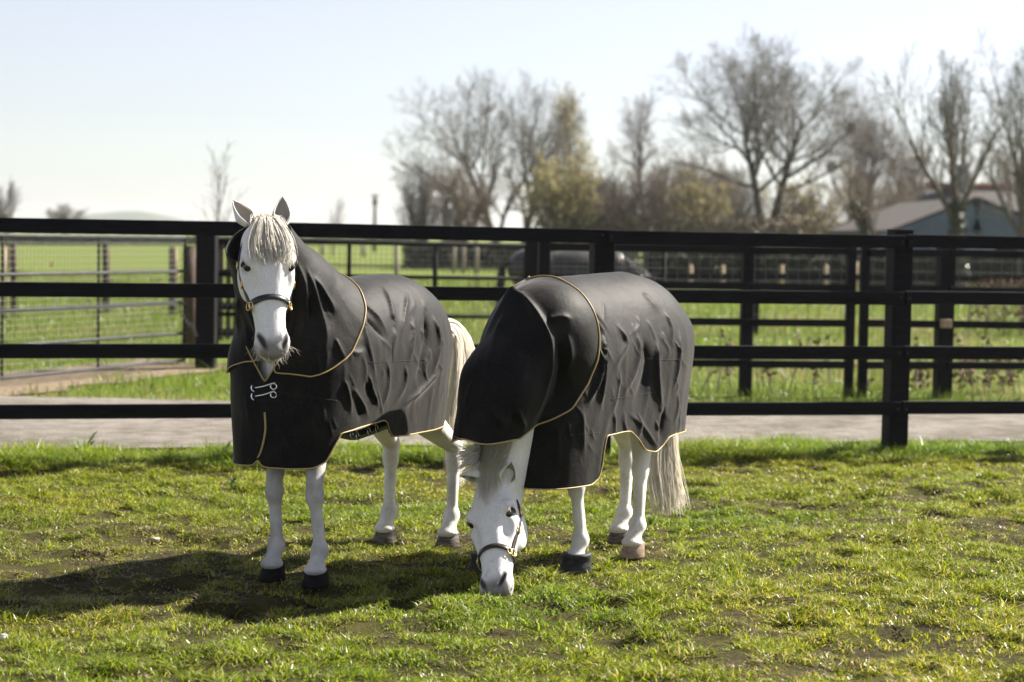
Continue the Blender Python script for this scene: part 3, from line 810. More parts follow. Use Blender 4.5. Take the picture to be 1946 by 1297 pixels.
def rail_fence(name, label, A, B, posts, rails, pw=.13, ph=1.42, rw=.085, rt=.036, side=-1, cap=.03, phs=None, pws=None, bolts=None):
    """posts: metres along A-B; rails: heights of each rail's centre; boards run post to post on the `side` of the line"""
    A = np.asarray(A, float); B = np.asarray(B, float); d = (B - A) / np.linalg.norm(B - A); nn = np.array([-d[1], d[0]]); ang = math.atan2(d[1], d[0])
    root = thing(name, label, 'fence', (A[0], A[1], 0), 0); o = L3(A, 0)
    R = np.array([[math.cos(ang), -math.sin(ang), 0], [math.sin(ang), math.cos(ang), 0], [0, 0, 1]])
    for k, t in enumerate(posts):
        m = MB(); h = ph + rsF.uniform(-.01, .015) if phs is None else phs[k]; c = d * t
        w_ = pws[k] if pws else pw; m.box((c[0], c[1], h / 2 - .15), (w_, w_, h + .3), R); m.build('post', M['black_timber'], root, bevel=.008)
    off = nn * side * (pw / 2 + rt / 2 + .001)
    if bolts:
        for k in bolts:
            for z in rails:
                for q in (-.03, .03):
                    m = MB(); c = d * (posts[k] + q) + nn * side * (pw / 2 + rt + .002); e = nn * side * .004; m.tube([L3(c - e, z + rsF.uniform(-.015, .015)), L3(c + e, z)], [.007, .0055], 8); m.build('bolt', M['galv'], root, True)
    for i in range(len(posts) - 1):
        for z in rails:
            m = MB(); j0, j1 = rsF.uniform(-.006, .006, 2); a = d * (posts[i] + .003) + off; b = d * (posts[i + 1] - .003) + off
            P = [L3(a, z + j0), L3(b, z + j1)]; m.beam(P[0], P[1], rt, rw); m.build('rail', M['black_timber'], root, bevel=.005)
    return root
# posts lie along the fence line at 2.04 m
def along(px_, Y): 
    P = at(px_, 700, Y); return (P[:2] - FA) @ FD
t1 = (np.array([2.543, 13.13]) - FA) @ FD
rail_fence('paddock_fence', 'near black four-rail timber fence running behind the two ponies', FA, FB, [t1 + 2.045 * k for k in range(-4, 3)], (.302, .667, 1.030, 1.398), .135, 1.475, .086, .036, -1, phs=[1.443] * 4 + [1.48] + [1.443] * 2, bolts=(2, 3, 4))
# fence on the far side of the road
g1 = gnd(1415, 755)[:2]; g2 = gnd(1790, 757)[:2]; d2 = (g2 - g1) / np.linalg.norm(g2 - g1); q2 = np.linalg.norm(g2 - g1)
g0 = g1 - d2 * 1.82; qa = q2 * (1610 - 1415) / (1790 - 1415); qb = q2 * (1636 - 1415) / (1790 - 1415)
rail_fence('roadside_fence', 'black timber fence on the far side of the road behind the grazing pony', g0, g1, [0, 1.82, 1.82 + qa], (.30, .665, .975, 1.30), .095, 1.36, .065, .03, -1, pws=[.1, .1, .075])
rail_fence('roadside_fence', 'black timber fence beyond the road with a thick strainer post at the right', g1 + d2 * qb, g2, [0, q2 - qb, q2 - qb + 1.9], (.30, .665, .975, 1.30), .13, 1.36, .065, .03, -1, phs=[1.34, 1.38, 1.36], pws=[.075, .14, .11])
def netting(root, a, b, x0, x1, z1, step=.10):
    e = (b - a) / np.linalg.norm(b - a); n = np.array([-e[1], e[0]]) * .06; A, B = [], []
    for t in np.arange(x0, x1, step): A.append(L3(e * t + n, .03)); B.append(L3(e * t + n, z1))
    for z in np.arange(.03, z1, step): A.append(L3(e * x0 + n, z)); B.append(L3(e * x1 + n, z))
    V, Q = many_tubes(A, B, np.full(len(A), .0021), np.full(len(A), .0021), 3); link('wire_mesh', mesh_from('wire_mesh', V, [Q], M['wire']), root)
ro = [o_ for o_ in sc.objects if o_.name.startswith('roadside_fence')]
netting(ro[0], g0, g1, 0, 1.82 + qa, 1.28); netting(ro[1], g1 + d2 * qb, g2, 0, q2 - qb + 1.9, 1.28)
# small pale block on the strainer post
b = MB(); P = gnd(1788, 757); b.box((P[0], P[1] - .11, 1.4 - (614 - 460) / F * P[1]), (.10, .07, .075)); b.build('insulator_block', M['tan_timber'], None, bevel=.006, label='small pale wooden block fixed to the thick post beyond the road', category='block')
# third line of fence across the field, on the right
a3 = gnd(1240, 640)[:2]; b3 = gnd(1946, 632)[:2]; d3 = (b3 - a3) / np.linalg.norm(b3 - a3); q3 = np.linalg.norm(b3 - a3)
rail_fence('field_fence', 'farthest dark rail fence crossing the grass on the right', a3, b3, [0, q3 * .25, q3 * .5, q3 * .75, q3, q3 * 1.25], (.85, 1.22), .11, 1.28, .09, .03, -1)

def tube_gate(name, label, a, b, zs, nv, mesh=True, mat='galv', ztop=None, r=.0165, rv=.013, cat='gate', mesh_mat='wire'):
    a = np.asarray(a, float); b = np.asarray(b, float); root = thing(name, label, cat, (a[0], a[1], 0)); e = b - a; Lg = np.linalg.norm(e)
    for z in zs:
        m = MB(); m.tube([L3(e * 0, z), L3(e, z)], r, 8); m.build('rail', M[mat], root, True)
    for t in nv:
        m = MB(); p = e * t; m.tube([L3(p, zs[0]), L3(p, zs[-1])], rv, 8); m.build('upright', M[mat if mat != 'galv' else 'black_metal'], root, True)
    if mesh:
        A = []; B = []
        n = np.array([-e[1], e[0]]) / Lg * .024
        for t in np.arange(.0, Lg, .055): A.append(L3(e * t / Lg + n, zs[0])); B.append(L3(e * t / Lg + n, zs[-1]))
        for z in np.arange(zs[0], zs[-1], .055): A.append(L3(n, z)); B.append(L3(e + n, z))
        V, Q = many_tubes(A, B, np.full(len(A), .0022), np.full(len(A), .0022), 3); link('wire_mesh', mesh_from('wire_mesh', V, [Q], M[mesh_mat]), root)
    return root
ga = at(350, 600, 19.6); gb_ = at(0, 600, 16.9); e = gb_[:2] - ga[:2]; gl = ga[:2] + e * 1.5
tube_gate('tubular_gate', 'long galvanised tube gate with wire mesh at the left across the road', ga[:2], gl, (.10, .37, .67, .98, 1.31), [0.0, .335, .660, .98])
def post_thing(name, label, px, base, top, wpx, mat, square=True, cat='post', group=None):
    P = gnd(px, base); Y = P[1]; h = CAM[2] - (top - horizon(px)) / F * Y; w_ = wpx / F * Y
    t = thing(name, label, cat, P)
    if group: t['group'] = group
    m = MB(); 
    if square: m.box((0, 0, h / 2 - .1), (w_, w_, h + .2))
    else: m.tube([(0, 0, -.1), (0.01, 0, h * .5), (0, 0, h)], [w_ / 2 * 1.05, w_ / 2, w_ / 2 * .95], 10)
    m.build('shaft', M[mat], t, not square, .01 if square else 0)
    c = MB()
    if square: c.box((0, 0, h + .0125), (w_ * 1.08, w_ * 1.08, .025))
    else: c.tube([(0, 0, h - .004), (0, 0, h + .012)], w_ / 2 * .97, 10)
    c.build('post_top', M[mat], t, bevel=.006); return t
post_thing('gatepost', 'thick square black gatepost at the right end of the tube gate', 391, 703, 441, 37, 'black_timber')
post_thing('gatepost', 'brown timber post chained to the tube gate', 358, 676, 470, 26, 'brown_timber', False)
post_thing('gatepost', 'square black post rising behind the withers of the grazing pony', 1010, 700, 449, 31, 'black_timber')
ch = MB()      # chain hanging between gate and post
cp = [at(333, 547, 19.3), at(345, 556, 19.2), at(352, 562, 19.3), at(343, 590, 19.2), at(352, 610, 19.2), at(366, 624, 19.3), at(372, 640, 19.4)]
for k, q in enumerate(spline(np.array(cp), 30)):
    a_ = np.linspace(0, 2 * math.pi, 10, endpoint=False); v1 = np.array([.02, 0, .012]) if k % 2 else np.array([.0, .02, .012]); v2 = np.array([0, .008, .008]) if k % 2 else np.array([.008, 0, .008])
    ch.tube(q + np.outer(np.cos(a_), v1) + np.outer(np.sin(a_), v2), .0035, 5, closed=True)
ch.build('gate_chain', M['galv'], None, True, label='galvanised chain hanging between tube gate and brown post', category='chain')
# slatted hurdle behind the head of the standing pony
P = gnd(400, 668); Y = P[1]; wd = 62 / F * Y
hs = thing('slatted_hurdle', 'brown slatted timber hurdle behind the black gatepost', 'hurdle', P)
for z in (.22, .52, .90, 1.22):
    m_ = MB(); m_.beam((-.05, -.03, z), (wd, .02, z), .03, .085); m_.build('crossbar', M['black_timber'], hs, bevel=.004)
for k in range(5):
    m_ = MB(); x = .02 + k * wd / 4.3; m_.box((x, .035, .70), (.058, .022, 1.12 + .03 * (k % 2))); m_.build('slat', M['brown_timber'], hs, bevel=.004)
# black metal mesh panels between the gatepost and the middle post
pa = at(412, 600, 20.6); pb = at(998, 600, 21.2)
tube_gate('mesh_fence', 'black metal mesh fence panels seen between the two ponies', pa[:2], pb[:2], (.12, .52, .93, 1.28), [0, .42, .70, 1.0], True, 'black_metal', r=.022, rv=.024, cat='fence')
pa2 = at(1040, 600, 22); pb2 = at(1260, 600, 22)
tube_gate('mesh_fence', 'dark mesh panel in front of the dark horse', pa2[:2], pb2[:2], (.12, .52, .93, 1.27), [0, .5, 1.0], True, 'black_metal', r=.030, rv=.024, cat='fence')
# wire stock fence round the young hedge on the left: timber stakes
for k, (px, base, top, w_, mt, lab) in enumerate([
    (25, 600, 464, 12, 'brown_timber', 'leftmost brown stake of the wire fence seen through the gate'),
    (200, 597, 466, 15, 'brown_timber', 'middle brown stake of the wire fence seen through the gate'),
    (325, 600, 471, 10, 'brown_timber', 'brown stake paired with a pale one near the chained post'),
    (333, 600, 471, 7, 'tan_timber', 'pale stake paired with a brown one near the chained post'),
    (752, 575, 468, 9, 'grey_timber', 'grey stake standing in the grass between the ponies'),
    (8, 608, 470, 9, 'tan_timber', 'pale stake supporting the young tree at the left edge')]):
    post_thing('fence_stake', lab, px, base, top, w_, mt, False, 'stake', 'stakes of the field fences')
for k, (px, base, top) in enumerate([(612, 486, 462), (690, 488, 462), (862, 520, 470), (880, 520, 470), (905, 522, 470), (868, 520, 472)][:5]):
    post_thing('fence_stake', ['short far stake left of the telegraph pole', 'short far stake below the telegraph pole', 'left stake of a trio in front of the dark hedge', 'middle stake of a trio in front of the dark hedge', 'right stake of a trio in front of the dark hedge'][k], px, base, top, 7, 'grey_timber', False, 'stake', 'stakes of the field fences')
for k, (px, base, top) in enumerate([(1311, 566, 504), (1372, 566, 505), (1484, 566, 504), (1568, 566, 504), (1625, 570, 498)]):
    post_thing('fence_stake', 'pale stake in front of the dark hedge, %s of five' % ['first from the left', 'second from the left', 'middle', 'fourth from the left', 'rightmost'][k], px, base, top, 8, 'tan_timber', False, 'stake', 'pale stakes before the hedge')
# telegraph pole
P = at(712, 440, 140); tp = thing('telegraph_pole', 'distant telegraph pole with a crossarm above the fence', 'pole', (P[0], P[1], 0))
m_ = MB(); hz_ = CAM[2] + (horizon(712) - 370) / F * 140; m_.tube([(0, 0, 0), (0, 0, hz_)], [.15, .11], 8); m_.build('pole', M['brown_timber'], tp, True)
m_ = MB(); m_.box((0, -.16, hz_ - .55), (.32, .12, .4)); m_.build('transformer', M['black_metal'], tp)
m_ = MB(); m_.box((0, -.16, hz_ - .12), (.6, .08, .08)); m_.build('crossarm', M['brown_timber'], tp)

# ---------------------------------------------------------------- barn and house on the right
M['barn_wall'] = two_tone('pale_blue_cladding', (.30, .36, .43), (.40, .46, .52), 1.5, .7, .3)
M['barn_trim'] = two_tone('slate_blue_bargeboard', (.10, .135, .20), (.14, .18, .25), 1.5, .6, .3)
M['tile'] = two_tone('brown_roof_tile', (.060, .054, .050), (.105, .095, .088), 3.5, .85, .2, .6, (1, 1, 9), .05)
M['red_tile'] = two_tone('red_ridge_tile', (.30, .11, .07), (.42, .18, .12), 3, .85, .2)
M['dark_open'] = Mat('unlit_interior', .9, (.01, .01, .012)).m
YB = 62.0
def bz(px, py, Y=YB): return CAM[2] + (horizon(px) - py) / F * Y
def bx_(px, Y=YB): return (px - 973) / F * Y
apx = bx_(1846); xl = bx_(1672); xr = bx_(2020); zt = bz(1846, 381); ze = bz(1672, 440) ; bw = thing('barn', 'long barn with slate blue gable and brown tiled roof at the right edge', 'barn', (apx, YB, 0))
m_ = MB(); V = np.array([[xl + .5 - apx, 0, 0], [xr - .5 - apx, 0, 0], [xr - .5 - apx, 0, ze - .4], [0, 0, zt - 1.0], [xl + .5 - apx, 0, ze - .4]]); W2 = V + [0, 12, 0]
mb = MB(); mb.add(np.concatenate([V, W2]), [[0, 1, 6, 5], [1, 2, 7, 6], [4, 9, 5 + 0, 0]], [[0, 2, 1], [0, 4, 2], [4, 3, 2], [5, 6, 7], [5, 7, 9], [9, 7, 8]]); mb.build('wall', M['barn_wall'], bw)
for s_, x_ in ((-1, xl), (1, xr)):
    mb = MB(); mb.beam((x_ - apx, -.28, ze - .55), (0, -.28, zt - .50), .16, .9, (0, 0, 1)); mb.build('bargeboard', M['barn_trim'], bw)
    mb = MB(); a0 = np.array([x_ - apx - .2 * -s_ * -1, 5.8, ze - .12]); a1 = np.array([0, 5.8, zt - .06]); dd = a1 - a0; Ld = np.linalg.norm(dd); dd /= Ld; up = np.cross(dd, [0, 1, 0]); up = up if up[2] > 0 else -up
    mb.box((a0 + a1) / 2 + up * .1, (Ld, 12.2, .14), np.stack([dd, [0, 1, 0], np.cross(dd, [0, 1, 0])], 1)); mb.build('roof', M['tile'], bw)
mb = MB(); mb.box((bx_(1915) - apx, -.02, 1.1), (.9, .12, 2.6)); mb.build('doorway', M['dark_open'], bw)  # solid dark slab on the wall; the opening's shade is its colour
# house behind the barn with a broad hipped roof
YH = 82.0; hx0, hx1 = bx_(1690, YH), bx_(2080, YH); rz = bz(1850, 352, YH); ez = bz(1700, 442, YH) + .3; hb = thing('house', 'house with a broad brown hipped roof behind the barn', 'house', ((hx0 + hx1) / 2, YH, 0)); cx = (hx0 + hx1) / 2
hl_ = (hx1 - hx0) / 2; 
mb = MB(); mb.box((0, 4, ez / 2), (hl_ * 2 - .8, 7.2, ez)); mb.build('wall', M['barn_wall'], hb)
mb = MB(); r0 = bx_(1800, YH) - cx; mb.add([[-hl_, 0, ez], [hl_, 0, ez], [hl_, 8, ez], [-hl_, 8, ez], [r0, 4, rz], [hl_ - 2, 4, rz]], [[0, 1, 5, 4], [2, 3, 4, 5], [0, 3, 2, 1]], [[1, 2, 5], [3, 0, 4]]); mb.build('roof', M['tile'], hb)
mb = MB(); mb.beam((r0 - .2, 4, rz + .08), (hl_ - 2, 4, rz + .08), .3, .2); mb.build('ridge_tiles', M['red_tile'], hb)
mb = MB(); mb.box((bx_(1850, YH) - cx, 3.6, rz + .1), (.62, .6, 1.5)); mb.box((bx_(1850, YH) - cx, 3.6, rz + .9), (.76, .74, .12)); mb.build('chimney', M['barn_trim'], hb)
# long low dead-grass bank and dark hedges
M['hedge'] = two_tone('dark_hedge_leaf', (.012, .018, .010), (.045, .055, .022), 4, .8, .3)
M['scrub'] = two_tone('brown_scrub', (.16, .13, .085), (.30, .25, .17), 3, .85, .2)
M['dead'] = two_tone('dry_brown_leaf', (.10, .055, .03), (.22, .13, .07), 6, .8, .2)

# ---------------------------------------------------------------- trees
M['bark'] = two_tone('grey_brown_bark', (.06, .052, .042), (.15, .132, .11), 5, .9, .2, .5, (4, 4, 1), .03)
M['twig'] = Mat('grey_twigs', .85, (.19, .178, .16), .2).m
M['twig_brown'] = Mat('brown_twigs', .85, (.23, .19, .15), .2).m
M['twig_purple'] = Mat('purple_brown_twigs', .85, (.18, .15, .142), .2).m
def mat_leaf(name, a, b, tr=.35):
    m = Mat(name, .6, a, .3); m.color(m.ramp(m.noise(.9, 4, .6), [(.35, a), (.65, b)]))
    t = m.node('ShaderNodeBsdfTranslucent'); t.inputs[0].default_value = (*b, 1); x = m.node('ShaderNodeMixShader'); x.inputs[0].default_value = tr
    o = m.t.nodes['Material Output']; m.ln(m.b.outputs[0], x.inputs[1]); m.ln(t.outputs[0], x.inputs[2]); m.ln(x.outputs[0], o.inputs[0]); return m.m
M['spring'] = mat_leaf('yellow_green_buds', (.28, .25, .09), (.38, .34, .15))
M['ivy'] = two_tone('ivy_leaf', (.012, .022, .008), (.04, .06, .02), 6, .3, .6)
M['evergreen'] = two_tone('evergreen_leaf', (.02, .028, .014), (.06, .065, .03), 3, .7, .3)

class Tree:
    """branches grown level by level, every branch of a level at once"""
    def __init__(s, seed): s.r = np.random.RandomState(seed); s.A = []; s.B = []; s.ra = []; s.rb = []; s.lv = []
    def grow(s, p, d, L, r, mx, cfg):
        g = lambda key, l: cfg[key][min(l, len(cfg[key]) - 1)]
        p, d = np.atleast_2d(p).astype(float), np.atleast_2d(d).astype(float); L = np.atleast_1d(L).astype(float); r = np.atleast_1d(r).astype(float)
        for lev in range(mx + 1):
            n = g('nseg', lev); pts = [p]; rr = [r]; N = len(p); dirs = []
            for i in range(n):
                d = d + s.r.randn(N, 3) * cfg['wob'] + np.array([0, 0, g('trop', lev)]); d /= np.linalg.norm(d, axis=1)[:, None]
                q = pts[-1] + d * (L / n)[:, None]; r2 = np.maximum(r * (1 - (1 - cfg['taper']) * (i + 1) / n), cfg['rmin'])
                s.A.append(pts[-1]); s.B.append(q); s.ra.append(rr[-1]); s.rb.append(r2); s.lv.append(np.full(N, lev)); pts.append(q); rr.append(r2); dirs.append(d)
            if lev == mx: break
            K = g('kids', lev); t0 = g('t0', lev); pts = np.stack(pts); rr = np.stack(rr); dirs = np.stack(dirs); ar = np.arange(N)
            P, D, LL, R = [], [], [], []; ph0 = s.r.rand(N) * 6.28
            for k in range(K):
                t = t0 + (1 - t0) * (k + s.r.rand(N)) / K; i = np.minimum((t * n).astype(int), n - 1); f = (t * n - i)[:, None]
                bpt = pts[i, ar] * (1 - f) + pts[i + 1, ar] * f; dd = dirs[i, ar]
                a = np.radians(g('ang', lev) * (.6 + .7 * s.r.rand(N)) * (1.1 - .35 * t)); ph = ph0 + k * 2.4 + s.r.rand(N) * .9
                up = np.where(np.abs(dd[:, 2:3]) < .95, np.array([[.3, .2, 1.0]]), np.array([[1.0, 0, 0]])); u = np.cross(dd, up); u /= np.linalg.norm(u, axis=1)[:, None]; v = np.cross(dd, u)
                D.append(dd * np.cos(a)[:, None] + (u * np.cos(ph)[:, None] + v * np.sin(ph)[:, None]) * np.sin(a)[:, None]); P.append(bpt)
                LL.append(L * g('ratio', lev) * (1.15 - .5 * t) * (.7 + .6 * s.r.rand(N))); R.append(np.maximum(rr[i, ar] * cfg['rr'] * (1.1 - .4 * t), cfg['rmin']))
            p = np.concatenate(P); d = np.concatenate(D); L = np.concatenate(LL); r = np.concatenate(R)
ASH = dict(nseg=[5, 7, 5, 4, 3], wob=.085, trop=[.0, .07, .07, .06, .04], taper=.30, rmin=.0065, kids=[8, 9, 8, 5], t0=[.42, .20, .15, .15], ang=[52, 46, 44, 44], ratio=[.80, .50, .50, .52], rr=.60)
UPR = dict(ASH, ang=[30, 34, 36, 40], trop=[.02, .10, .10, .06, .03], t0=[.30, .16, .15, .2], kids=[7, 8, 7, 4])
BIR = dict(ASH, nseg=[8, 5, 4, 4], kids=[26, 9, 7, 3], ang=[48, 42, 45, 50], ratio=[.30, .55, .5, .5], t0=[.28, .15, .15, .2], trop=[.01, .05, .0, -.05], taper=.15)
def bare_tree(name, label, px, Y, top, spread=1.0, seed=1, cfg=ASH, stems=((0, 0),), trunk_r=.22, mx=4, twig='twig', group='bare trees beyond the fence', lean=0.0, L0=None, ivy=None, leaf=None, zb=0.0, cat='tree', fork=0.0):
    P = at(px, 440, Y); H_ = CAM[2] + (horizon(px) - top) / F * Y; T_ = Tree(seed); root = thing(name, label, cat, (P[0], P[1], zb), group=group)
    if fork:
        for k_ in range(4): T_.A.append(np.array([[0, 0, fork * H_ * k_ / 4 - .1]])); T_.B.append(np.array([[0, 0, fork * H_ * (k_ + 1) / 4 - .1]])); T_.ra.append(np.array([trunk_r * (1.6 - .1 * k_)])); T_.rb.append(np.array([trunk_r * (1.5 - .1 * k_)])); T_.lv.append(np.array([0]))
    for ang, yaw in stems:
        a = rad(ang); d = np.array([math.sin(a) * math.cos(yaw) + lean, math.sin(a) * math.sin(yaw), math.cos(a)]); d /= np.linalg.norm(d)
        T_.grow(np.array([0.05 * math.cos(yaw), .05 * math.sin(yaw), fork * H_ * .97 - .1]), d, H_ * (L0 or .55), trunk_r, mx, cfg)
    A, B, ra, rb, lv = (np.concatenate(q) for q in (T_.A, T_.B, T_.ra, T_.rb, T_.lv))
    k = H_ / np.percentile(B[:, 2], 99.7); sx = np.array([k * spread, k * spread, k]); A = A * sx; B = B * sx
    m0 = lv <= 1
    V, Q = many_tubes(A[m0], B[m0], ra[m0], rb[m0], 6); link('trunk', mesh_from('trunk', V, [Q], M['bark']), root)
    V, Q = many_tubes(A[~m0], B[~m0], ra[~m0], rb[~m0], 3); link('crown', mesh_from('crown', V, [Q], M[twig]), root)
    r = T_.r
    if leaf:      # small leaves or buds on the outer twigs
        n_, size, mt, zlo = leaf; tips = B[(lv >= mx - 1) & (B[:, 2] > zlo * H_)]; i = r.randint(0, len(tips), n_); leaves(root, 'foliage', tips[i] + r.randn(n_, 3) * size * 1.6, size, mt, r)
    if ivy:
        h0, h1_, n_, rr_ = ivy; s_ = (lv == 0) & (A[:, 2] < h1_ * H_); i = r.randint(0, s_.sum(), n_); t = r.rand(n_, 1); C = A[s_][i] * (1 - t) + B[s_][i] * t; q = r.randn(n_, 3); q /= np.linalg.norm(q, axis=1)[:, None]
        leaves(root, 'ivy', C + q * np.array([1, 1, .4]) * rr_ * (.7 + .5 * r.rand(n_, 1)), .055, 'ivy', r)
    return root
def leaves(parent, name, C, size, mat, r):
    n = len(C); u = r.randn(n, 3); u /= np.linalg.norm(u, axis=1)[:, None]; v = np.cross(u, r.randn(n, 3)); v /= np.linalg.norm(v, axis=1)[:, None]; s = size * (.6 + .8 * r.rand(n, 1))
    V = np.stack([C - u * s, C + v * s * .5, C + u * s, C - v * s * .5], 1).reshape(-1, 3); Q = np.arange(n * 4).reshape(-1, 4)
    return link(name, mesh_from(name, V, [Q], M[mat]), parent)
BUSH = dict(ASH, kids=[7, 6, 6, 3], t0=[.15, .1, .1, .1], ratio=[.55, .55, .5, .5], ang=[30, 35, 40, 45], trop=[.03, .03, .02, 0], rmin=.007, wob=.11)
def bush(label, px, Y, top, spread, seed, twig='twig_brown', ns=9, mx=3, leaf=None, name='bare_bush', group='bare bushes beyond the fence', tilt=26, cat='bush'):
    r = np.random.RandomState(seed); st = [(r.uniform(4, tilt), k * 6.28 / ns + r.rand() * .5) for k in range(ns)]
    return bare_tree(name, label, px, Y, top, spread, seed, BUSH, st, .07, mx, twig, group, 0, .62, None, leaf, cat=cat)

BIG = dict(ASH, kids=[12, 9, 8, 5], wob=.07, trop=[.0, .05, .06, .05, .03], ang=[60, 46, 44, 44], t0=[.38, .18, .15, .15], ratio=[.80, .50, .50, .52])
RND = dict(ASH, ang=[46, 46, 44, 44], t0=[.22, .18, .15, .15], kids=[11, 9, 8, 4])
AIR = dict(ASH, ang=[36, 40, 42, 44], t0=[.34, .18, .15, .2], kids=[9, 8, 7, 4], trop=[.02, .08, .08, .06, .03])
bare_tree('bare_tree', 'largest round-crowned bare tree with a forked trunk, right of centre', 1456, 80, 78, 1.05, 201, BIG, ((14, 3.3), (10, .1)), .22, 4, fork=.13, L0=.48)
bare_tree('bare_tree', 'tall bare tree with twin trunks left of the yellow-green willow', 958, 85, 138, 1.12, 300, RND, ((4, 3.1),), .22, 4, L0=.62)
bare_tree('bare_tree', 'second trunk of bare tree close beside the twin-trunked one', 990, 87, 150, .80, 301, RND, ((2, .2),), .22, 4, L0=.62)
bare_tree('birch_tree', 'slim pale olive tree standing behind the willow', 1074, 92, 163, .75, 8, BIR, ((1, 0),), .14, 3, 'twig_brown', L0=.98, leaf=(2600, .07, 'spring', .25))
bare_tree('birch_tree', 'bare birch with a dense dark top left of the largest tree', 1226, 88, 172, .85, 15, BIR, ((2, 0),), .15, 3, 'twig_purple', L0=.98)
bare_tree('bare_tree', 'thin bare tree just right of the yellow-green willow', 1166, 84, 275, .7, 19, BIR, ((1, 0),), .09, 2, 'twig', L0=.98)
bare_tree('bare_tree', 'bare tree holding dark nests, right of the largest tree', 1640, 90, 172, .85, 327, AIR, ((7, 2.6), (6, .3)), .15, 4, 'twig_purple')
bare_tree('bare_tree', 'upswept bare tree with an ivy-covered trunk in front of the barn', 1826, 56, 104, .72, 322, AIR, ((1, 0),), .20, 4, 'twig', L0=.58, ivy=(0, .34, 2200, .24))
bare_tree('bare_tree', 'tall bare tree cut off by the right edge of the photo', 1952, 60, 60, .85, 329, AIR, ((3, 1),), .2, 4, 'twig', L0=.58)
bare_tree('bare_tree', 'short leaning ivy-clad tree left of the barn', 1676, 60, 300, .9, 31, UPR, ((9, 3.0),), .16, 3, 'twig_brown', L0=.6, ivy=(0, .75, 1500, .20))
bare_tree('sapling', 'slender bare sapling above the top rail left of the standing pony', 404, 45, 270, .80, 14, dict(BIR, kids=[15, 5, 3], ang=[44, 40, 40], ratio=[.36, .5, .5], t0=[.22, .2, .2], taper=.25, rmin=.005), ((1, 0),), .040, 2, 'twig', L0=.98, group='young trees on the left')
bare_tree('sapling', 'small bare tree at the left edge of the sky', 14, 60, 344, .8, 16, UPR, ((1, 0),), .06, 3, 'twig', group='young trees on the left', L0=.5)
bare_tree('sapling', 'tiny far bare tree left of the telegraph pole', 631, 110, 374, .8, 18, BIR, ((1, 0),), .06, 2, 'twig', L0=.98, group='young trees on the left')
bare_tree('bare_tree', 'far dome-shaped bare tree low above the rail on the left', 124, 170, 388, 1.3, 20, ASH, ((12, 1), (14, 3.6)), .2, 4, 'twig', group='young trees on the left')
# yellow-green willow
bare_tree('willow_tree', 'yellow-green willow coming into leaf left of centre', 1064, 76, 290, .78, 25, BUSH, [(a, k * 1.05) for k, a in enumerate((6, 16, 20, 14, 24, 18, 9))], .11, 3, 'twig_brown', 'bare trees beyond the fence', L0=.6, leaf=(3800, .07, 'spring', .12))
# brushwood along the far boundary
for a in [('grey bush with thin stems farthest left of the tree line', 800, 82, 308, .62, 51, 'twig', 8), ('broad brown-grey bush below the twin-trunked tree', 868, 80, 296, .85, 52, 'twig_brown', 11),
          ('purple-brown round bush just right of the willow', 1140, 95, 318, .9, 53, 'twig_purple', 12), ('low brown bush in front of the thin bare tree', 1188, 78, 345, 1.0, 54, 'twig_brown', 10),
          ('tall brown brushwood below the birch', 1268, 84, 300, .80, 55, 'twig_brown', 12), ('dense brushwood left of the forked trunk', 1340, 88, 285, .75, 56, 'twig_brown', 12),
          ('dark brushwood behind the forked trunk', 1400, 92, 300, .75, 57, 'twig', 12), ('low brown bush right of the forked trunk', 1545, 95, 372, 1.2, 58, 'twig_brown', 10),
          ('brown bush below the nest tree', 1640, 90, 320, .7, 59, 'twig_purple', 10), ('reddish brown brushwood above the barn roof', 1722, 96, 236, .62, 60, 'twig_brown', 12),
          ('low brushwood left of the barn gable', 1695, 80, 330, .8, 61, 'twig_brown', 10), ('bush against the right edge above the roof', 1925, 95, 255, .7, 62, 'twig_brown', 10)]:
    bush(*a)
bush('olive bush with spring leaves left of the largest tree', 1330, 82, 330, .8, 63, 'twig_brown', 9, leaf=(1800, .07, 'spring', .3))
bush('sparse green-yellow bush right of the largest tree', 1530, 80, 330, .8, 64, 'twig_brown', 8, leaf=(1500, .07, 'spring', .2))
bush('dark evergreen bush behind the willow', 1128, 99, 335, .9, 65, 'twig_purple', 10, leaf=(5000, .10, 'evergreen', .2))
for k, (px, py, R_, lab) in enumerate(((1581, 318, .21, 'dark round nest low in the bare branches'), (1618, 243, .20, 'dark round nest high in the bare branches'))):
    r = np.random.RandomState(70 + k); n_ = 420; C = r.randn(n_, 3); C /= np.linalg.norm(C, axis=1)[:, None]; C *= R_ * r.rand(n_, 1) ** .4; D_ = r.randn(n_, 3); D_ /= np.linalg.norm(D_, axis=1)[:, None]
    V, Q = many_tubes(C - D_ * .12, C + D_ * .12, np.full(n_, .012), np.full(n_, .012), 3); o = link('nest', mesh_from('nest', V, [Q], M['twig']), None, label=lab, category='nest'); o.location = at(px, py, 89)
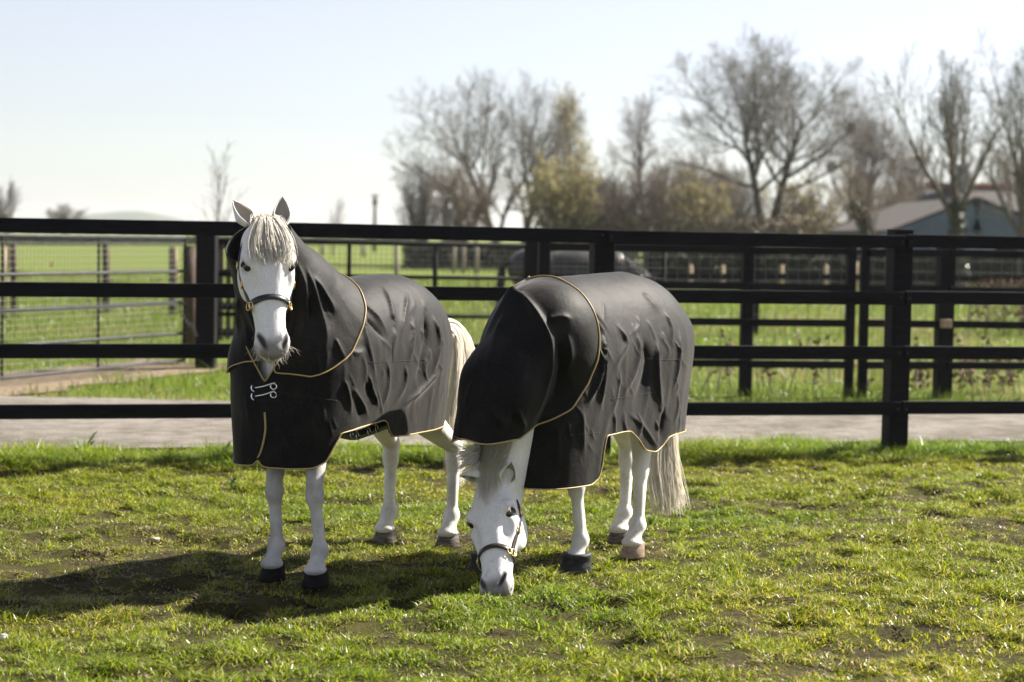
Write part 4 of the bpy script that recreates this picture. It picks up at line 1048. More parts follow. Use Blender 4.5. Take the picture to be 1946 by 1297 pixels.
# hedges: one long clipped mass each, built from leaf clumps and stems
def hedge(name, label, px0, px1, base, top, depth, n_, mat, size, seed, Y=None):
    a = gnd(px0, base) if Y is None else at(px0, base, Y); b = gnd(px1, base) if Y is None else at(px1, base, Y); a[2] = b[2] = 0; h = CAM[2] - (top - horizon((px0 + px1) / 2)) / F * (a[1] + b[1]) / 2
    r = np.random.RandomState(seed); t = r.rand(n_); nz = Noise2(seed); Lh = np.linalg.norm(b - a); hh = h * (.82 + .3 * nz.fbm(t * Lh * .8, t * 0, 3)); c = a + (b - a) * t[:, None] - a
    c = c + np.stack([r.randn(n_) * .05, (r.rand(n_) - .5) * depth, hh * r.rand(n_) ** .7], 1)
    root = thing(name, label, 'hedge', a); leaves(root, 'foliage', c, size, mat, r)
    k = int(Lh / .35) + 2; A = a + (b - a) * np.linspace(0, 1, k)[:, None] - a; B = A + np.stack([r.randn(k) * .05, r.randn(k) * .1, h * (.6 + .3 * r.rand(k))], 1); V, Q = many_tubes(A, B, np.full(k, .02), np.full(k, .01), 4); link('stems', mesh_from('stems', V, [Q], M['twig_brown']), root); return root
hedge('hedge', 'dark clipped hedge running behind the pale stakes on the right', 1230, 1960, 548, 482, 1.2, 26000, 'hedge', .10, 81)
hedge('hedge', 'dark hedge between the ponies behind the mesh fence', 770, 1010, 512, 466, 1.2, 9000, 'hedge', .10, 82)
hedge('hedge', 'low brown scrub hedge along the foot of the tree line', 1080, 1690, 452, 412, 1.5, 8000, 'scrub', .11, 85, 77)
hedge('hedge', 'low far hedge closing the field on the left', -40, 780, 466, 450, 2.0, 16000, 'hedge', .22, 83)
hedge('hedge', 'leafless beech hedge with rusty leaves at the far right', 1840, 2010, 640, 520, .5, 1300, 'dead', .030, 84)
# young beech whips with a few brown leaves
def whip(label, px, base, top, seed, nleaf=30, group='young beech whips'):
    P = gnd(px, base); h = max(.25, CAM[2] - (top - horizon(px)) / F * P[1]); r = np.random.RandomState(seed); root = thing('beech_whip', label, 'sapling', P, group=group); A, B, ra, rb = [], [], [], []
    ln = r.randn() * .05; st = spline(np.array([[0, 0, -.02], [ln * .4, 0, h * .4], [ln * 1.2, r.randn() * .03, h * .75], [ln, 0, h]]), 9)
    for i in range(8): A.append(st[i]); B.append(st[i + 1]); ra.append(.010 * (1 - i / 10)); rb.append(.010 * (1 - (i + 1) / 10))
    tips = []
    for k in range(9):
        i = r.randint(2, 8); d = np.array([r.randn(), r.randn(), 1.0 + r.rand()]); d /= np.linalg.norm(d); q = st[i] + d * h * .22 * (.5 + r.rand()); A.append(st[i]); B.append(q); ra.append(.005); rb.append(.002); tips.append(q)
    V, Q = many_tubes(A, B, ra, rb, 4); link('stem', mesh_from('stem', V, [Q], M['twig_brown']), root)
    if nleaf: leaves(root, 'leaves', np.array(tips)[r.randint(0, len(tips), nleaf)] + r.randn(nleaf, 3) * .05, .035, 'dead', r)
whips = [(1312, 745), (1335, 742), (1362, 748), (1390, 742), (1440, 745), (1465, 748), (1500, 745), (1545, 748), (1580, 742), (1650, 748), (1740, 745), (1755, 742), (1822, 748), (1850, 745), (1880, 750), (1905, 745), (1930, 750)]
for k, (px, bs) in enumerate(whips): whip('thin young beech stem beyond the road, right of the grazing pony', px, bs, 640 + (k * 37) % 70, 100 + k, 16 if k < 11 else 60)
for k, (px, bs) in enumerate([(105, 590), (160, 592), (215, 590), (250, 588), (277, 585), (300, 590), (345, 560), (575, 580), (610, 582), (650, 585), (700, 580), (900, 600), (925, 600)]): whip('young beech stem with rusty leaves in the grass beyond gate and mesh', px, bs, 518 + (k * 29) % 30, 140 + k, 26, 'rusty beech whips in the field')
# ---------------------------------------------------------------- dark horse beyond the road
FR = Frame(at(1090, 480, 24.0)[:2], (1, .12))
cb = union([ellip((0, 0, .92), (.58, .24, .30)), ellip((-.50, 0, .98), (.30, .24, .26)), ellip((.45, 0, .95), (.24, .21, .28)), rcone((.48, 0, 1.02), (.92, -.04, .72), .20, .12), rcone((.92, -.05, .74), (1.06, -.06, .36), .10, .055), ellip((.94, -.05, .68), (.09, .08, .12))] +
           [f_ for g, t in (((.52, -.12), (.42, -.12, .70)), ((.40, .14), (.42, .12, .70))) for f_ in leg_front(g, t)] + [f_ for g, t in (((-.52, -.13), (-.48, -.12, .92)), ((-.60, .14), (-.48, .12, .92))) for f_ in leg_hind(g, t)], .05)
V, Q = nets(cb, (-1.0, -.4, 0), (1.3, .4, 1.36), .016); V = laplace(V, Q, 2)
M['bay'] = two_tone('dark_bay_coat', (.006, .005, .0045), (.016, .010, .008), 2.5, .36, .5, Sheen_Weight=.1)
bh = thing('horse', 'dark bay horse standing behind the mesh panel beyond the road', 'horse', FR.o, FR.ang); link('horse_body', mesh_from('horse_body', V, [Q], M['bay']), bh)
r = np.random.RandomState(4); M['black_hair'] = Mat('black_mane_hair', .45, (.008, .007, .007)).m
hair('mane', bh, M['black_hair'], None, [np.array([[x, 0, z + .20], [x + .02, -.12, z + .17], [x + .03, -.20, z]]) for x, z in ((.45, 1.02), (.62, .96), (.78, .86), (.92, .74))], .004, 240, r, .01, .3, .01, 7)
hair('tail', bh, M['black_hair'], None, [np.array([[-.76, y, 1.08], [-.86, y, 1.0], [-.88, y, .7], [-.86, y, .4]]) for y in (-.05, .05)], .005, 200, r, .02, .3, .02, 9)
for g in ((.52, -.12), (.40, .14), (-.52, -.13), (-.60, .14)): hoof_mesh(g).build('hoof', M['hoof'], bh, True)
SKIP = set()
def px_list(Y, *pts):      # guide points in the pony's own frame, taken from where they sit in the place
    return np.array([FR.loc(at(p[0], p[1], p[2] if len(p) > 2 else Y)) for p in pts])

# ======== the pony that looks up, standing on the left
FR = Frame((-.66, 8.42), (-.39, -.92))
h1 = Head(FR.loc(at(504, 434, 7.72)), FR.loc(at(517, 668, 7.585)), FR.dirl(np.array([.30, -.94, .2])), .955)
nk = h1.pt(np.array([.05, 0, -.06]))
cfg = dict(frame=FR, head=h1, seed=3, skip=SKIP, group='rugged ponies in the paddock',
    label='white pony in black rug standing with raised head looking at the viewer', chest_y=-.02,
    neck=[((.30, 0, .98), (.50, -.04, 1.16), .19, .14), ((.50, -.04, 1.16), nk, .14, .085)],
    front=[((.585, -.073), (.44, -.085, .68)), ((.625, .146), (.45, .07, .68))],
    hind=[((-.505, -.116), (-.42, -.08, .88)), ((-.535, .184), (-.42, .10, .88))],
    hooves=['hoof', 'hoof', 'grey_hoof', 'grey_hoof'], leg_shade=.62, ear_u=.064, ear_len=.115,
    ears=[((-1, .10, -.05), (0, -.15, 1)), ((-1, -.62, -.05), (0, .35, 1))],
    bounds=((-.92, -.42, 0), (.98, .42, 1.56)))
cfg['hind'] = [cfg['hind'][0], cfg['hind'][1]]
P1, _, rs = make_pony(cfg)
halter(P1, h1, M['leather'], M['brass'], .325)
X, W = ends([-.8, -.45, -.25, 0, .25, .48, .7], [.21, .235, .245, .255, .265, .272, .268], -.74, .675, .47, .30)
TOP = np.interp(X, [-.80, -.74, -.66, -.55, -.42, -.3, -.1, .09, .25, .42, .68], [.90, .975, 1.06, 1.135, 1.19, 1.220, 1.217, 1.20, 1.175, 1.15, .98])
YC = np.interp(X, [-.8, .1, .5, .7], [.03, -.01, -.035, -.045])
hull1 = hull_sdf(X, W, TOP, YC, .84, -.09)
yv = -.050
def hem1(V):
    x, y, z = V.T
    hl = np.interp(x, [-.62, -.40, -.27, 0, .11, .14, .165, .20, .40, .515, .545, .575, .62, .7], [.55, .55, .548, .548, .552, .575, .618, .628, .615, .60, .55, .49, .466, .462])
    hr = np.interp(x, [-.62, -.27, .1, .14, .20, .40, .44, .48, .56, .62, .7], [.60, .55, .55, .58, .63, .62, .57, .52, .475, .462, .468])
    b = smooth01((y + .115) / .012)
    h = hr * (1 - b) + hl * b
    notch = np.where(x > .45, .040 * np.exp(-np.abs(y + .080) / .010), 0)
    return z - h - notch
def rear1(V):
    x, y, z = V.T
    return x + .60 + .16 * smooth01((z - .93) / .12)
def vee1(V):
    x, y, z = V.T
    return np.where(x > .45, np.maximum(np.abs(y - yv) * 1.5 + .80 - z, 0.0 * z - .02 + (np.abs(y - yv) - .09)), 1.0) * 1.0
def soft_lim(V): return np.where(V[:, 0] > .42, 1.10 - V[:, 2] , 1.0)
P1F = []     # folds are traced on the near flank: pixel polyline, height, width
def fold(L, amp, wd, *pts): L.append((pts, amp, wd))
for amp, wd, pts in [
    (.016, .015, ((680, 572), (690, 598), (694, 640), (708, 693), (716, 741))), (-.009, .018, ((668, 580), (680, 620), (686, 650))),
    (.018, .015, ((648, 552), (680, 575), (718, 606), (742, 643))), (-.014, .016, ((690, 600), (715, 625), (735, 652))),
    (.016, .015, ((728, 542), (741, 580), (750, 633), (747, 688))), (.014, .015, ((775, 556), (766, 604), (760, 655))),
    (-.024, .020, ((806, 590), (812, 641), (801, 695), (788, 740))), (.018, .018, ((820, 594), (833, 655), (818, 725))),
    (.018, .016, ((838, 700), (801, 741), (752, 786))), (.014, .013, ((698, 706), (709, 750), (724, 784))), (.014, .013, ((668, 735), (686, 765), (703, 800))),
    (-.011, .018, ((672, 742), (682, 775), (684, 808))), (.013, .012, ((652, 715), (663, 755), (668, 800))), (-.009, .018, ((696, 725), (706, 760))),
    (.012, .014, ((662, 665), (680, 672), (700, 664))), (.010, .012, ((735, 680), (738, 730), (722, 790))), (.010, .012, ((770, 690), (770, 730), (748, 775))),
    (-.012, .014, ((745, 600), (752, 640))), (.012, .013, ((655, 600), (664, 650), (668, 700))), (.011, .013, ((785, 600), (784, 650), (776, 700))),
    (.008, .022, ((530, 770), (560, 850))), (.008, .022, ((590, 760), (600, 870))), (.008, .022, ((470, 740), (478, 830)))]: fold(P1F, amp, wd, *pts)
def cape1(V):
    x, y, z = V.T
    zl = np.interp(x, [.22, .30, .36, .41, .50, .58, .64, .70], [1.40, 1.20, 1.09, 1.03, .92, .862, .828, .85])
    zr = np.interp(x, [.05, .25, .4, .5, .6, .66, .72], [1.4, 1.02, .865, .820, .825, .87, .93])
    b = smooth01((y - yv) / .02 + .5); g = z - zl * b - zr * (1 - b)
    gap = np.where(x > .45, np.abs(y - yv) - .040 + np.maximum(z - .90, 0) * .5, 1.0)
    return np.minimum(g, gap)
def crinkles(L, n, x0, x1, y0, y1, dx, seed, amp=.007, inside=None):
    r = np.random.RandomState(seed)
    for _ in range(n):
        x = r.uniform(x0, x1); y = r.uniform(y0, y1); l = r.uniform(22, 75); a = dx + r.normal(0, .28); k = r.normal(0, .15)
        fold(L, amp * r.uniform(.45, 1.2), r.uniform(.007, .014), (x, y), (x + l * (a + k) * .5, y + l * .5), (x + l * (a - k), y + l))
crinkles(P1F, 22, 650, 835, 535, 760, .28, 1); crinkles(P1F, 16, 470, 640, 735, 840, .05, 2, .005)
rug1 = rug_piece('turnout_rug', P1, hull1, (-.86, -.42, .40), (.74, .42, 1.30), .0085, [hem1, rear1, vee1], P1F, .0045, 5, mask=lambda V: np.clip(-cape1(V) / .05, 0, 1) if True else 1,
    pipe=lambda P: (P[:, 2] < .90) & (np.abs(P[:, 0] + .60) > .002) | (P[:, 0] > .55))
seam(rug1, (700, 690), (760, 687), (812, 684)); seam(rug1, (746, 650), (747, 690)); seam(rug1, (515, 742), (570, 752), (640, 762))
# neck cover
neckh = union([rcone((.30, -.01, .95), (.50, -.045, 1.13), .26, .185), rcone((.50, -.045, 1.13), h1.pt(np.array([.055, 0, -.095])), .185, .128)], .06)
drape = union([hull1, neckh], .10)
cape_f = lambda p: drape(p) - .013
pc = h1.pt(np.array([.0, 0, -.085])); pn = np.array([.62, -.05, .78])
def poll1(V): return -((V - pc) @ pn)
C1F = []
fold(C1F, 0.0229, .020, (562, 490), (578, 560), (574, 630), (565, 668))
fold(C1F, 0.0207, .020, (578, 500), (600, 570), (618, 640), (604, 690))
fold(C1F, 0.0184, .018, (590, 520), (622, 570), (642, 600))
fold(C1F, -0.0207, .022, (588, 560), (592, 620))
fold(C1F, 0.0161, .018, (560, 585), (548, 640), (540, 690))
fold(C1F, 0.0138, .020, (456, 560), (452, 640))
crinkles(C1F, 16, 560, 640, 520, 660, .12, 3)
cape1o = rug_piece('neck_cover', P1, cape_f, (.0, -.46, .70), (.90, .42, 1.56), .0075, [cape1, poll1], C1F, .006, 9, pipe=lambda P: (poll1(P) > .01))
# front closure: straps with trigger hooks
bk = MB(); st = MB()
def front1(px, py, off=.012): 
    d = FR.dirl(ray(px, py)); o = FR.loc(CAM); t = 7.2
    for _ in range(60):
        v = float(hull1((o + d * t)[None])[0]); 
        if v < off: break
        t += max(v - off, .001) * .7
    return o + d * t
for dy in (0, 16):
    a = [front1(x, y + dy, .014) for x, y in ((482, 738), (500, 735), (512, 731), (524, 727))]
    bk.tube(spline(a, 12), .0038, 6)
    ring(bk, front1(484, 737 + dy, .016), FR.dirl(np.array([0, -1, .2])), .016, .0034, .8); ring(bk, front1(520, 735 + dy, .016), FR.dirl(np.array([0, -1, .1])), .011, .0032, 1.1)
    strap(st, spline(np.array([front1(x, y + dy, .008) for x, y in ((450, 743), (465, 742), (484, 741))]), 8), .014, .003, np.tile(FR.dirl(np.array([0, -1, 0])), (8, 1)))
    strap(st, spline(np.array([front1(x, y + dy, .008) for x, y in ((520, 738), (550, 742), (590, 748))]), 8), .014, .003, np.tile(FR.dirl(np.array([0, -1, 0])), (8, 1)))
st.build('chest_strap', M['rug'], rug1, True); bk.build('hook_clasp', M['steel'], rug1, True)
sl1 = MB(); sl1.tube(relax(np.array([front1(x, y, .006) for x, y in resample([(503, 784), (505, 815), (501, 840), (495, 862), (487, 876)], 16)]), 2), .0042, 6)
sl1.build('flap_piping', M['piping'], rug1, True)
# belly surcingle with its buckles
sg1 = MB(); P = np.array([FR.loc(q) + np.array([0, 0, 0]) for q in (at(640, 822, 8.05), at(672, 828, 8.2), at(700, 820, 8.32), at(732, 808, 8.45), at(762, 800, 8.58))])
strap(sg1, spline(P, 16), .020, .004, np.tile([0, 1.0, .2], (16, 1))); sg1.build('surcingle', M['leather'], rug1, True)
sb1 = Rings()
for px, py, Y in ((664, 826, 8.14), (675, 828, 8.2), (697, 820, 8.29), (712, 815, 8.35)): ring(sb1, FR.loc(at(px, py, Y)) + np.array([0, .01, 0]), [0, 1, .2], .017, .0035, .7)
sb1.build('buckle', M['steel'], rug1)
# forelock, mane behind the ears, beard, whiskers, tail
def hp(h, *pts): return np.array([h.pt(np.array(p, float)) for p in pts])
hair('forelock', P1, M['mane'], None, [hp(h1, (-.03, u0, .02), (-.015, u0 * 1.05, .062), (.05, u1, .078), (.11, u2, .082), (.17, u3, .080))
     for u0, u1, u2, u3 in ((-.04, -.066, -.080, -.072), (-.02, -.036, -.04, -.03), (0, 0.005, .012, .02), (.02, .045, .055, .06), (.04, .074, .090, .092))], .0014, 820, rs, .006, .3, .0045, 14, 3, .65)
hair('mane', P1, M['mane'], None, [hp(h1, (-.03, u, -.03), (-.045, u * 1.3, .0), (-.03, u * 1.8, .03), (.02, u * 2.3, .055)) for u in (-.03, -.01, .01, .035)], .002, 160, rs, .008, .3, .006, 10, 3, .4)
hair('beard', P1, M['whisker'], None, [hp(h1, (.49 - k, u, -.045), (.53 - k, u * 1.25, -.052), (.562 - k * .6, u * 1.4, -.044)) for u, k in ((-.045, .06), (-.03, .02), (0, 0), (.03, .01), (.045, .06))], .0010, 190, rs, .006, .25, .005, 8, 3, .6)
hair('whiskers', P1, M['whisker'], None, [hp(h1, (.49, u, .02), (.515, u * 1.5, .035), (.54, u * 1.9, .04)) for u in (-.05, -.03, .03, .05)], .0008, 46, rs, .008, .3, .006, 6, 3, .5)
hair('tail', P1, M['tail'], None, [px_list(9.1, *p) for p in (
     [(822, 622, 9.02), (846, 622, 9.12), (862, 650, 9.15), (862, 720, 9.12), (852, 800, 9.1), (858, 900, 9.1)],
     [(822, 618, 9.05), (858, 616, 9.16), (882, 655, 9.2), (880, 730, 9.18), (862, 810, 9.15), (868, 920, 9.15)],
     [(822, 614, 9.08), (862, 612, 9.2), (894, 656, 9.25), (890, 730, 9.22), (872, 820, 9.2), (872, 915, 9.2)])],
     .0030, 900, rs, .009, .25, .010, 18, 3, .45)
hair('leg_feather', P1, M['tail'], None, [np.array([[g[0] - .085, g[1] + s * .012, .19], [g[0] - .105, g[1] + s * .02, .14], [g[0] - .10, g[1] + s * .025, .09]]) for g in ((-.505, -.116), (-.535, .184), (.59, -.073), (.632, .146)) for s in (-1, 1)][:2] , .0016, 50, rs, .006, .3, .003, 6)

# ======== the grazing pony on the right
FR = Frame((.33, 8.62), (-.6, -.8))
h2 = Head(FR.loc(at(936, 928, 8.05)), FR.loc(at(945, 1110, 7.76)), FR.dirl(np.array([-.46, -.86, .42])), .95)
nk2 = h2.pt(np.array([.04, 0, -.06]))
cfg2 = dict(frame=FR, head=h2, seed=11, skip=SKIP, group='rugged ponies in the paddock',
    label='white pony in black rug grazing with its nose down in the grass', chest_y=.03,
    neck=[((.30, .02, .98), (.58, .05, .86), .20, .165), ((.58, .05, .86), nk2, .165, .090)],
    front=[((.635, -.073), (.45, -.08, .68)), ((.375, .202), (.40, .13, .66))],
    hind=[((-.44, -.127), (-.48, -.09, .92)), ((-.143, .142), (-.40, .13, .90))],
    hooves=['rubber', 'rubber', 'grey_hoof', 'pale_hoof'], leg_shade=.22,
    ears=[((-.45, .35, .82), (.5, .15, .5)), ((-.15, -1, .30), (.75, 0, .5))],
    ear_at={1: lambda: on_body(cfg2, -.006, (962, 911))[0], -1: lambda: on_body(cfg2, -.008, *[(q, 900) for q in range(880, 950, 2)])[2]},
    ear_ax={1: (FR.dirl(np.array([.22, -.50, .85])), FR.dirl(np.array([.1, -.9, -.45]))), -1: (FR.dirl(np.array([-.95, -.35, .02])), FR.dirl(np.array([-.25, -.5, -.8])))}, ear_len=.096, eye_off=-.0155, bounds=((-.92, -.42, -.02), (1.14, .46, 1.30)))
P2, _, rs = make_pony(cfg2)
halter(P2, h2, M['brown_leather'], M['brass'], .345)
X, W = ends([-.8, -.45, -.25, 0, .25, .48, .7], [.23, .25, .262, .272, .275, .28, .28], -.755, .64, .46, .36)
TOP = np.interp(X, [-.82, -.74, -.66, -.58, -.46, -.25, .08, .30, .42, .55, .68], [.95, 1.03, 1.09, 1.14, 1.208, 1.243, 1.231, 1.225, 1.19, 1.07, .95])
YC = np.interp(X, [-.8, 0, .4, .7], [.0, .0, .035, .07])
hull2 = hull_sdf(X, W, TOP, YC, .87, -.05, 1.9)
def hem2(V):
    x, y, z = V.T
    hl = np.interp(x, [-.6, -.34, -.27, -.22, -.16, -.08, -.02, .05, .10, .27, .288, .30, .33, .38, .7], [.53, .535, .525, .49, .468, .482, .53, .572, .578, .572, .52, .45, .40, .378, .37])
    hr = np.interp(x, [-.6, -.3, .1, .3, .38, .7], [.6, .52, .56, .57, .40, .375])
    b = smooth01(y / .03 + .5)
    return z - hl * b - hr * (1 - b)
def rear2(V):
    x, y, z = V.T
    return x + .64 + .16 * smooth01((z - .93) / .12)
P2F = []
for amp, wd, pts in [
    (.019, .020, ((1049, 542), (1080, 558), (1106, 577), (1140, 608), (1167, 639))), (-.008, .030, ((1075, 575), (1105, 600), (1130, 630))),
    (.013, .016, ((1106, 583), (1137, 618), (1157, 649))), (.026, .015, ((1132, 640), (1140, 695), (1128, 740), (1113, 778))),
    (.025, .014, ((1147, 628), (1146, 680), (1143, 737), (1142, 790))), (.012, .018, ((1168, 612), (1189, 649), (1180, 675), (1164, 705))),
    (-.019, .034, ((1221, 640), (1231, 690), (1222, 735), (1198, 775))), (.014, .020, ((1206, 620), (1214, 670), (1200, 720), (1176, 760))),
    (.020, .020, ((1249, 636), (1247, 690), (1250, 740), (1262, 800))), (-.016, .020, ((1262, 770), (1258, 810), (1252, 840))), (.014, .018, ((1292, 625), (1288, 690), (1276, 760))),
    (.012, .014, ((1262, 590), (1275, 625), (1276, 660))), (.012, .02, ((1060, 800), (1058, 900))), (.010, .02, ((1105, 770), (1110, 880))),
    (.010, .013, ((1180, 700), (1172, 750), (1160, 800))), (.009, .03, ((1220, 555), (1255, 595)))]: fold(P2F, amp, wd, *pts)
def cape2(V):
    x, y, z = V.T
    xl = np.interp(z, [.55, .60, .64, .70, .80, .90, 1.0, 1.1, 1.2, 1.25], [.83, .75, .63, .53, .46, .43, .42, .42, .42, .42])
    return x - xl + 1.25 * np.maximum(-y - .01, 0)
crinkles(P2F, 44, 1070, 1300, 540, 800, .22, 4); crinkles(P2F, 10, 1010, 1130, 800, 880, .0, 5, .004)
rug2 = rug_piece('turnout_rug', P2, hull2, (-.88, -.46, .30), (.74, .50, 1.32), .0085, [hem2, rear2], P2F, .0045, 21, mask=lambda V: np.clip(-cape2(V) / .05, 0, 1),
    pipe=lambda P: (P[:, 2] < .80) & (np.abs(P[:, 0] + .64) > .004))
seam(rug2, (1225, 682), (1265, 685), (1308, 683)); seam(rug2, (1060, 830), (1140, 822)); seam(rug2, (1160, 760), (1210, 752), (1262, 742))
na = FR.loc(at(1035, 640, 8.16)); nb = FR.loc(at(958, 735, 8.02)); nc = FR.loc(at(926, 850, 7.97))
neck2 = union([rcone((.26, .0, .95), na, .25, .206), rcone(na, nb, .204, .160), rcone(nb, nc, .160, .132)], .05)
drape2 = union([hull2, neck2], .08)
def poll2(V): return V[:, 2] - .578 - .05 * (V[:, 1] - .1) - .010 * np.sin(V[:, 1] * 30 + .5)
C2F = []
for amp, wd, pts in [
    (.030, .017, ((972, 548), (1003, 572), (1034, 618), (1046, 655), (1044, 700), (1031, 757), (997, 836))), (-.030, .026, ((1060, 640), (1068, 700), (1058, 755), (1035, 795))),
    (.016, .014, ((1000, 565), (1012, 592), (1024, 622))), (.016, .016, ((1036, 612), (1064, 603), (1094, 608))),
    (.012, .026, ((960, 590), (940, 650), (918, 730))), (.018, .026, ((926, 770), (945, 795), (968, 818))), (.016, .016, ((982, 775), (990, 800), (1000, 826))), (-.012, .018, ((970, 780), (978, 815))),
    (.010, .016, ((1078, 630), (1084, 680), (1070, 740))), (.010, .02, ((900, 720), (880, 785)))]: fold(C2F, amp, wd, *pts)
crinkles(C2F, 12, 900, 1020, 580, 770, -.30, 6, .005); crinkles(C2F, 5, 1062, 1096, 610, 720, -.05, 7, .005)
cape2o = rug_piece('neck_cover', P2, lambda p: drape2(p) - .014, (.24, -.46, .48), (1.2, .52, 1.36), .008, [cape2, poll2], C2F, .005, 27)
sg2 = MB(); strap(sg2, spline(px_list(8.5, (1150, 822, 8.45), (1168, 818, 8.5), (1190, 816, 8.6)), 10), .012, .003, np.tile([0, 1.0, .2], (10, 1))); sg2.build('surcingle', M['leather'], rug2, True)
sb2 = Rings(); ring(sb2, FR.loc(at(1166, 808, 8.40)), [0, 1, .3], .012, .003); ring(sb2, FR.loc(at(1158, 815, 8.40)), [0, 1, .3], .012, .003, .6); sb2.build('buckle', M['brass'], rug2)
FL = [on_body(cfg2, .010, *q) for q in ([(918, 836), (910, 855), (903, 880), (901, 905), (903, 925)], [(932, 832), (926, 858), (919, 890), (916, 920), (917, 950)], [(948, 832), (942, 858), (932, 895), (930, 935), (932, 968)],
      [(962, 832), (956, 856), (946, 890), (944, 915), (947, 938)], [(974, 834), (969, 850), (960, 868), (955, 880), (952, 892)])]
hair('forelock', P2, M['mane'], None, FL, .0013, 640, rs, .008, .3, .004, 16, 3, .75)
ST = np.array([on_body(cfg2, -.006, *[(q, y_) for q in range(890, 940, 2)])[1] for y_ in (838, 850, 862, 876)])
hair('mane', P2, M['mane'], None, [np.concatenate([ST[i:i + 1], px_list(0, *q)]) for i, q in enumerate((
     [(900, 850, 7.90), (880, 852, 7.85), (866, 846, 7.84)], [(899, 862, 7.89), (880, 866, 7.84), (866, 864, 7.83)],
     [(897, 873, 7.88), (879, 880, 7.83), (866, 884, 7.82)], [(897, 886, 7.87), (884, 896, 7.82), (878, 905, 7.82)]))], .0015, 200, rs, .014, .3, .006, 12, 3, .6)
hair('eyelashes', P2, M['whisker'], None, [hp(h2, (.165, u, .050), (.175, u * 1.02, .060), (.186, u * 1.03, .062)) for u in (.086, .097)], .0008, 30, rs, .003, .3, .001, 6)
hair('tail', P2, M['tail'], None, [px_list(9.3, *p) for p in (
     [(1262, 620, 9.20), (1262, 700, 9.36), (1250, 800, 9.36), (1234, 880, 9.34), (1240, 968, 9.34)],
     [(1270, 620, 9.22), (1272, 700, 9.40), (1266, 800, 9.40), (1262, 890, 9.38), (1270, 975, 9.38)],
     [(1278, 620, 9.24), (1280, 700, 9.42), (1278, 800, 9.42), (1286, 890, 9.42), (1302, 962, 9.42)])],
     .0024, 850, rs, .011, .25, .012, 18, 3, .5)
# ---------------------------------------------------------------- grass
def mat_grass(name, tr=.55):
    m = Mat(name, .38, (.1, .15, .02), .5); c = m.attr(); m.color(c)
    t = m.node('ShaderNodeBsdfTranslucent'); m.ln(c, t.inputs[0]); x = m.node('ShaderNodeMixShader'); x.inputs[0].default_value = tr
    o = m.t.nodes['Material Output']; m.ln(m.b.outputs[0], x.inputs[1]); m.ln(t.outputs[0], x.inputs[2]); m.ln(x.outputs[0], o.inputs[0]); return m.m
M['grass'] = mat_grass('turf_blades')
def blades(P, h, wd, lean, col, r, m=3):
    """curved tapering blades: P roots, h heights, wd widths, lean (n,2) offset of the tip"""
    n = len(P); a = r.rand(n) * 6.28; s = np.stack([np.cos(a), np.sin(a), np.zeros(n)], 1)
    rows = []
    for i in range(m + 1):
        t = i / m; c = P + np.stack([lean[:, 0] * t ** 1.8, lean[:, 1] * t ** 1.8, h * (t - .25 * t * t * np.clip(np.hypot(lean[:, 0], lean[:, 1]) / h, 0, 1.5))], 1)
        w = wd * (1 - t ** 1.6) * .5
        rows += [c - s * w[:, None], c + s * w[:, None]] if i < m else [c]
    V = np.stack(rows, 1); k = V.shape[1]; base = (np.arange(n) * k)[:, None]
    Q = np.concatenate([base + [2 * i, 2 * i + 1, 2 * i + 3, 2 * i + 2] for i in range(m - 1)]); T = base + [k - 3, k - 2, k - 1]
    return V.reshape(-1, 3), Q, T, np.repeat(col, k, 0)
def scatter(n, x0, x1, y0, y1, r):
    # even on the ground, but only in a wedge a little wider than the camera sees
    y = np.sqrt(r.rand(n) * (y1 ** 2 - y0 ** 2) + y0 ** 2); x = (r.rand(n) * 2 - 1) * (y * .30 + .7); return x, y
def pick(r, n, cols, w):
    i = r.choice(len(cols), n, p=np.array(w) / sum(w)); return np.array(cols)[i] * (.8 + .4 * r.rand(n, 1))
GREENS = [(.125, .18, .007), (.215, .275, .010), (.31, .36, .016), (.41, .41, .05), (.47, .40, .19), (.045, .08, .006)]
r = np.random.RandomState(9)
x, y = scatter(1050000, 0, 0, 4.6, 13.6, r)
side = fence_side(x, y); b = bare(x, y); tuft = nzB.fbm(x * 5.5 + 3, y * 6 + 1, 3); big = nzA.fbm(x * .9, y * .9, 3)
keep = (r.rand(len(x)) < np.clip(1.05 - b * .7, .35, 1) * (.26 + .74 * smooth01((tuft - .36) / .14))) & (side < .45 + .2 * (nzC.fbm(x * 2.5, y * 0, 3) - .5))
x, y, b, tuft, big, side = [q[keep] for q in (x, y, b, tuft, big, side)]; n = len(x)
lush = smooth01((tuft - .45) / .25) * (1 - b) * np.where(x < -.6, 1.25, 1.0) * np.clip(.7 + .35 * big * 2 - .2, .4, 1.2)
edge = smooth01((side + .55 + .45 * (nzC.fbm(x * 1.9 + 5, y * 1.2, 3) - .5)) / .5)              # rough uncut strip under the fence
h = (.012 + .022 * r.rand(n) + .040 * lush * r.rand(n) ** 1.3) + edge * (.02 + .075 * r.rand(n) ** 1.7 + .05 * lush * r.rand(n))
h = h * (1 - .55 * b); wd = .0034 + .0046 * r.rand(n); ln = r.randn(n, 2) * h[:, None] * 1.05
col = pick(r, n, GREENS, (.23, .28, .22, .13, .13, .10)); yel = nzA.fbm(x * .8 + 50, y * .8, 3)
col = col * (1 + (yel[:, None] - .5) * np.array([.7, .25, .4])); dry = (r.rand(n) < b * .62); ln[dry] *= 1.9; col[dry] = np.array([.30, .235, .13]) * (.6 + .5 * r.rand(dry.sum(), 1))
col = col * np.where(edge[:, None] > .4, np.array([.80, .98, .8]), 1)
V, Q, T, C = blades(np.stack([x, y, gz(x, y) - .004], 1), h, wd, ln, col, r, 2)
link('grass', mesh_from('grass', V, [Q, T], M['grass'], False, np.clip(C, .005, .6)), kind='stuff')
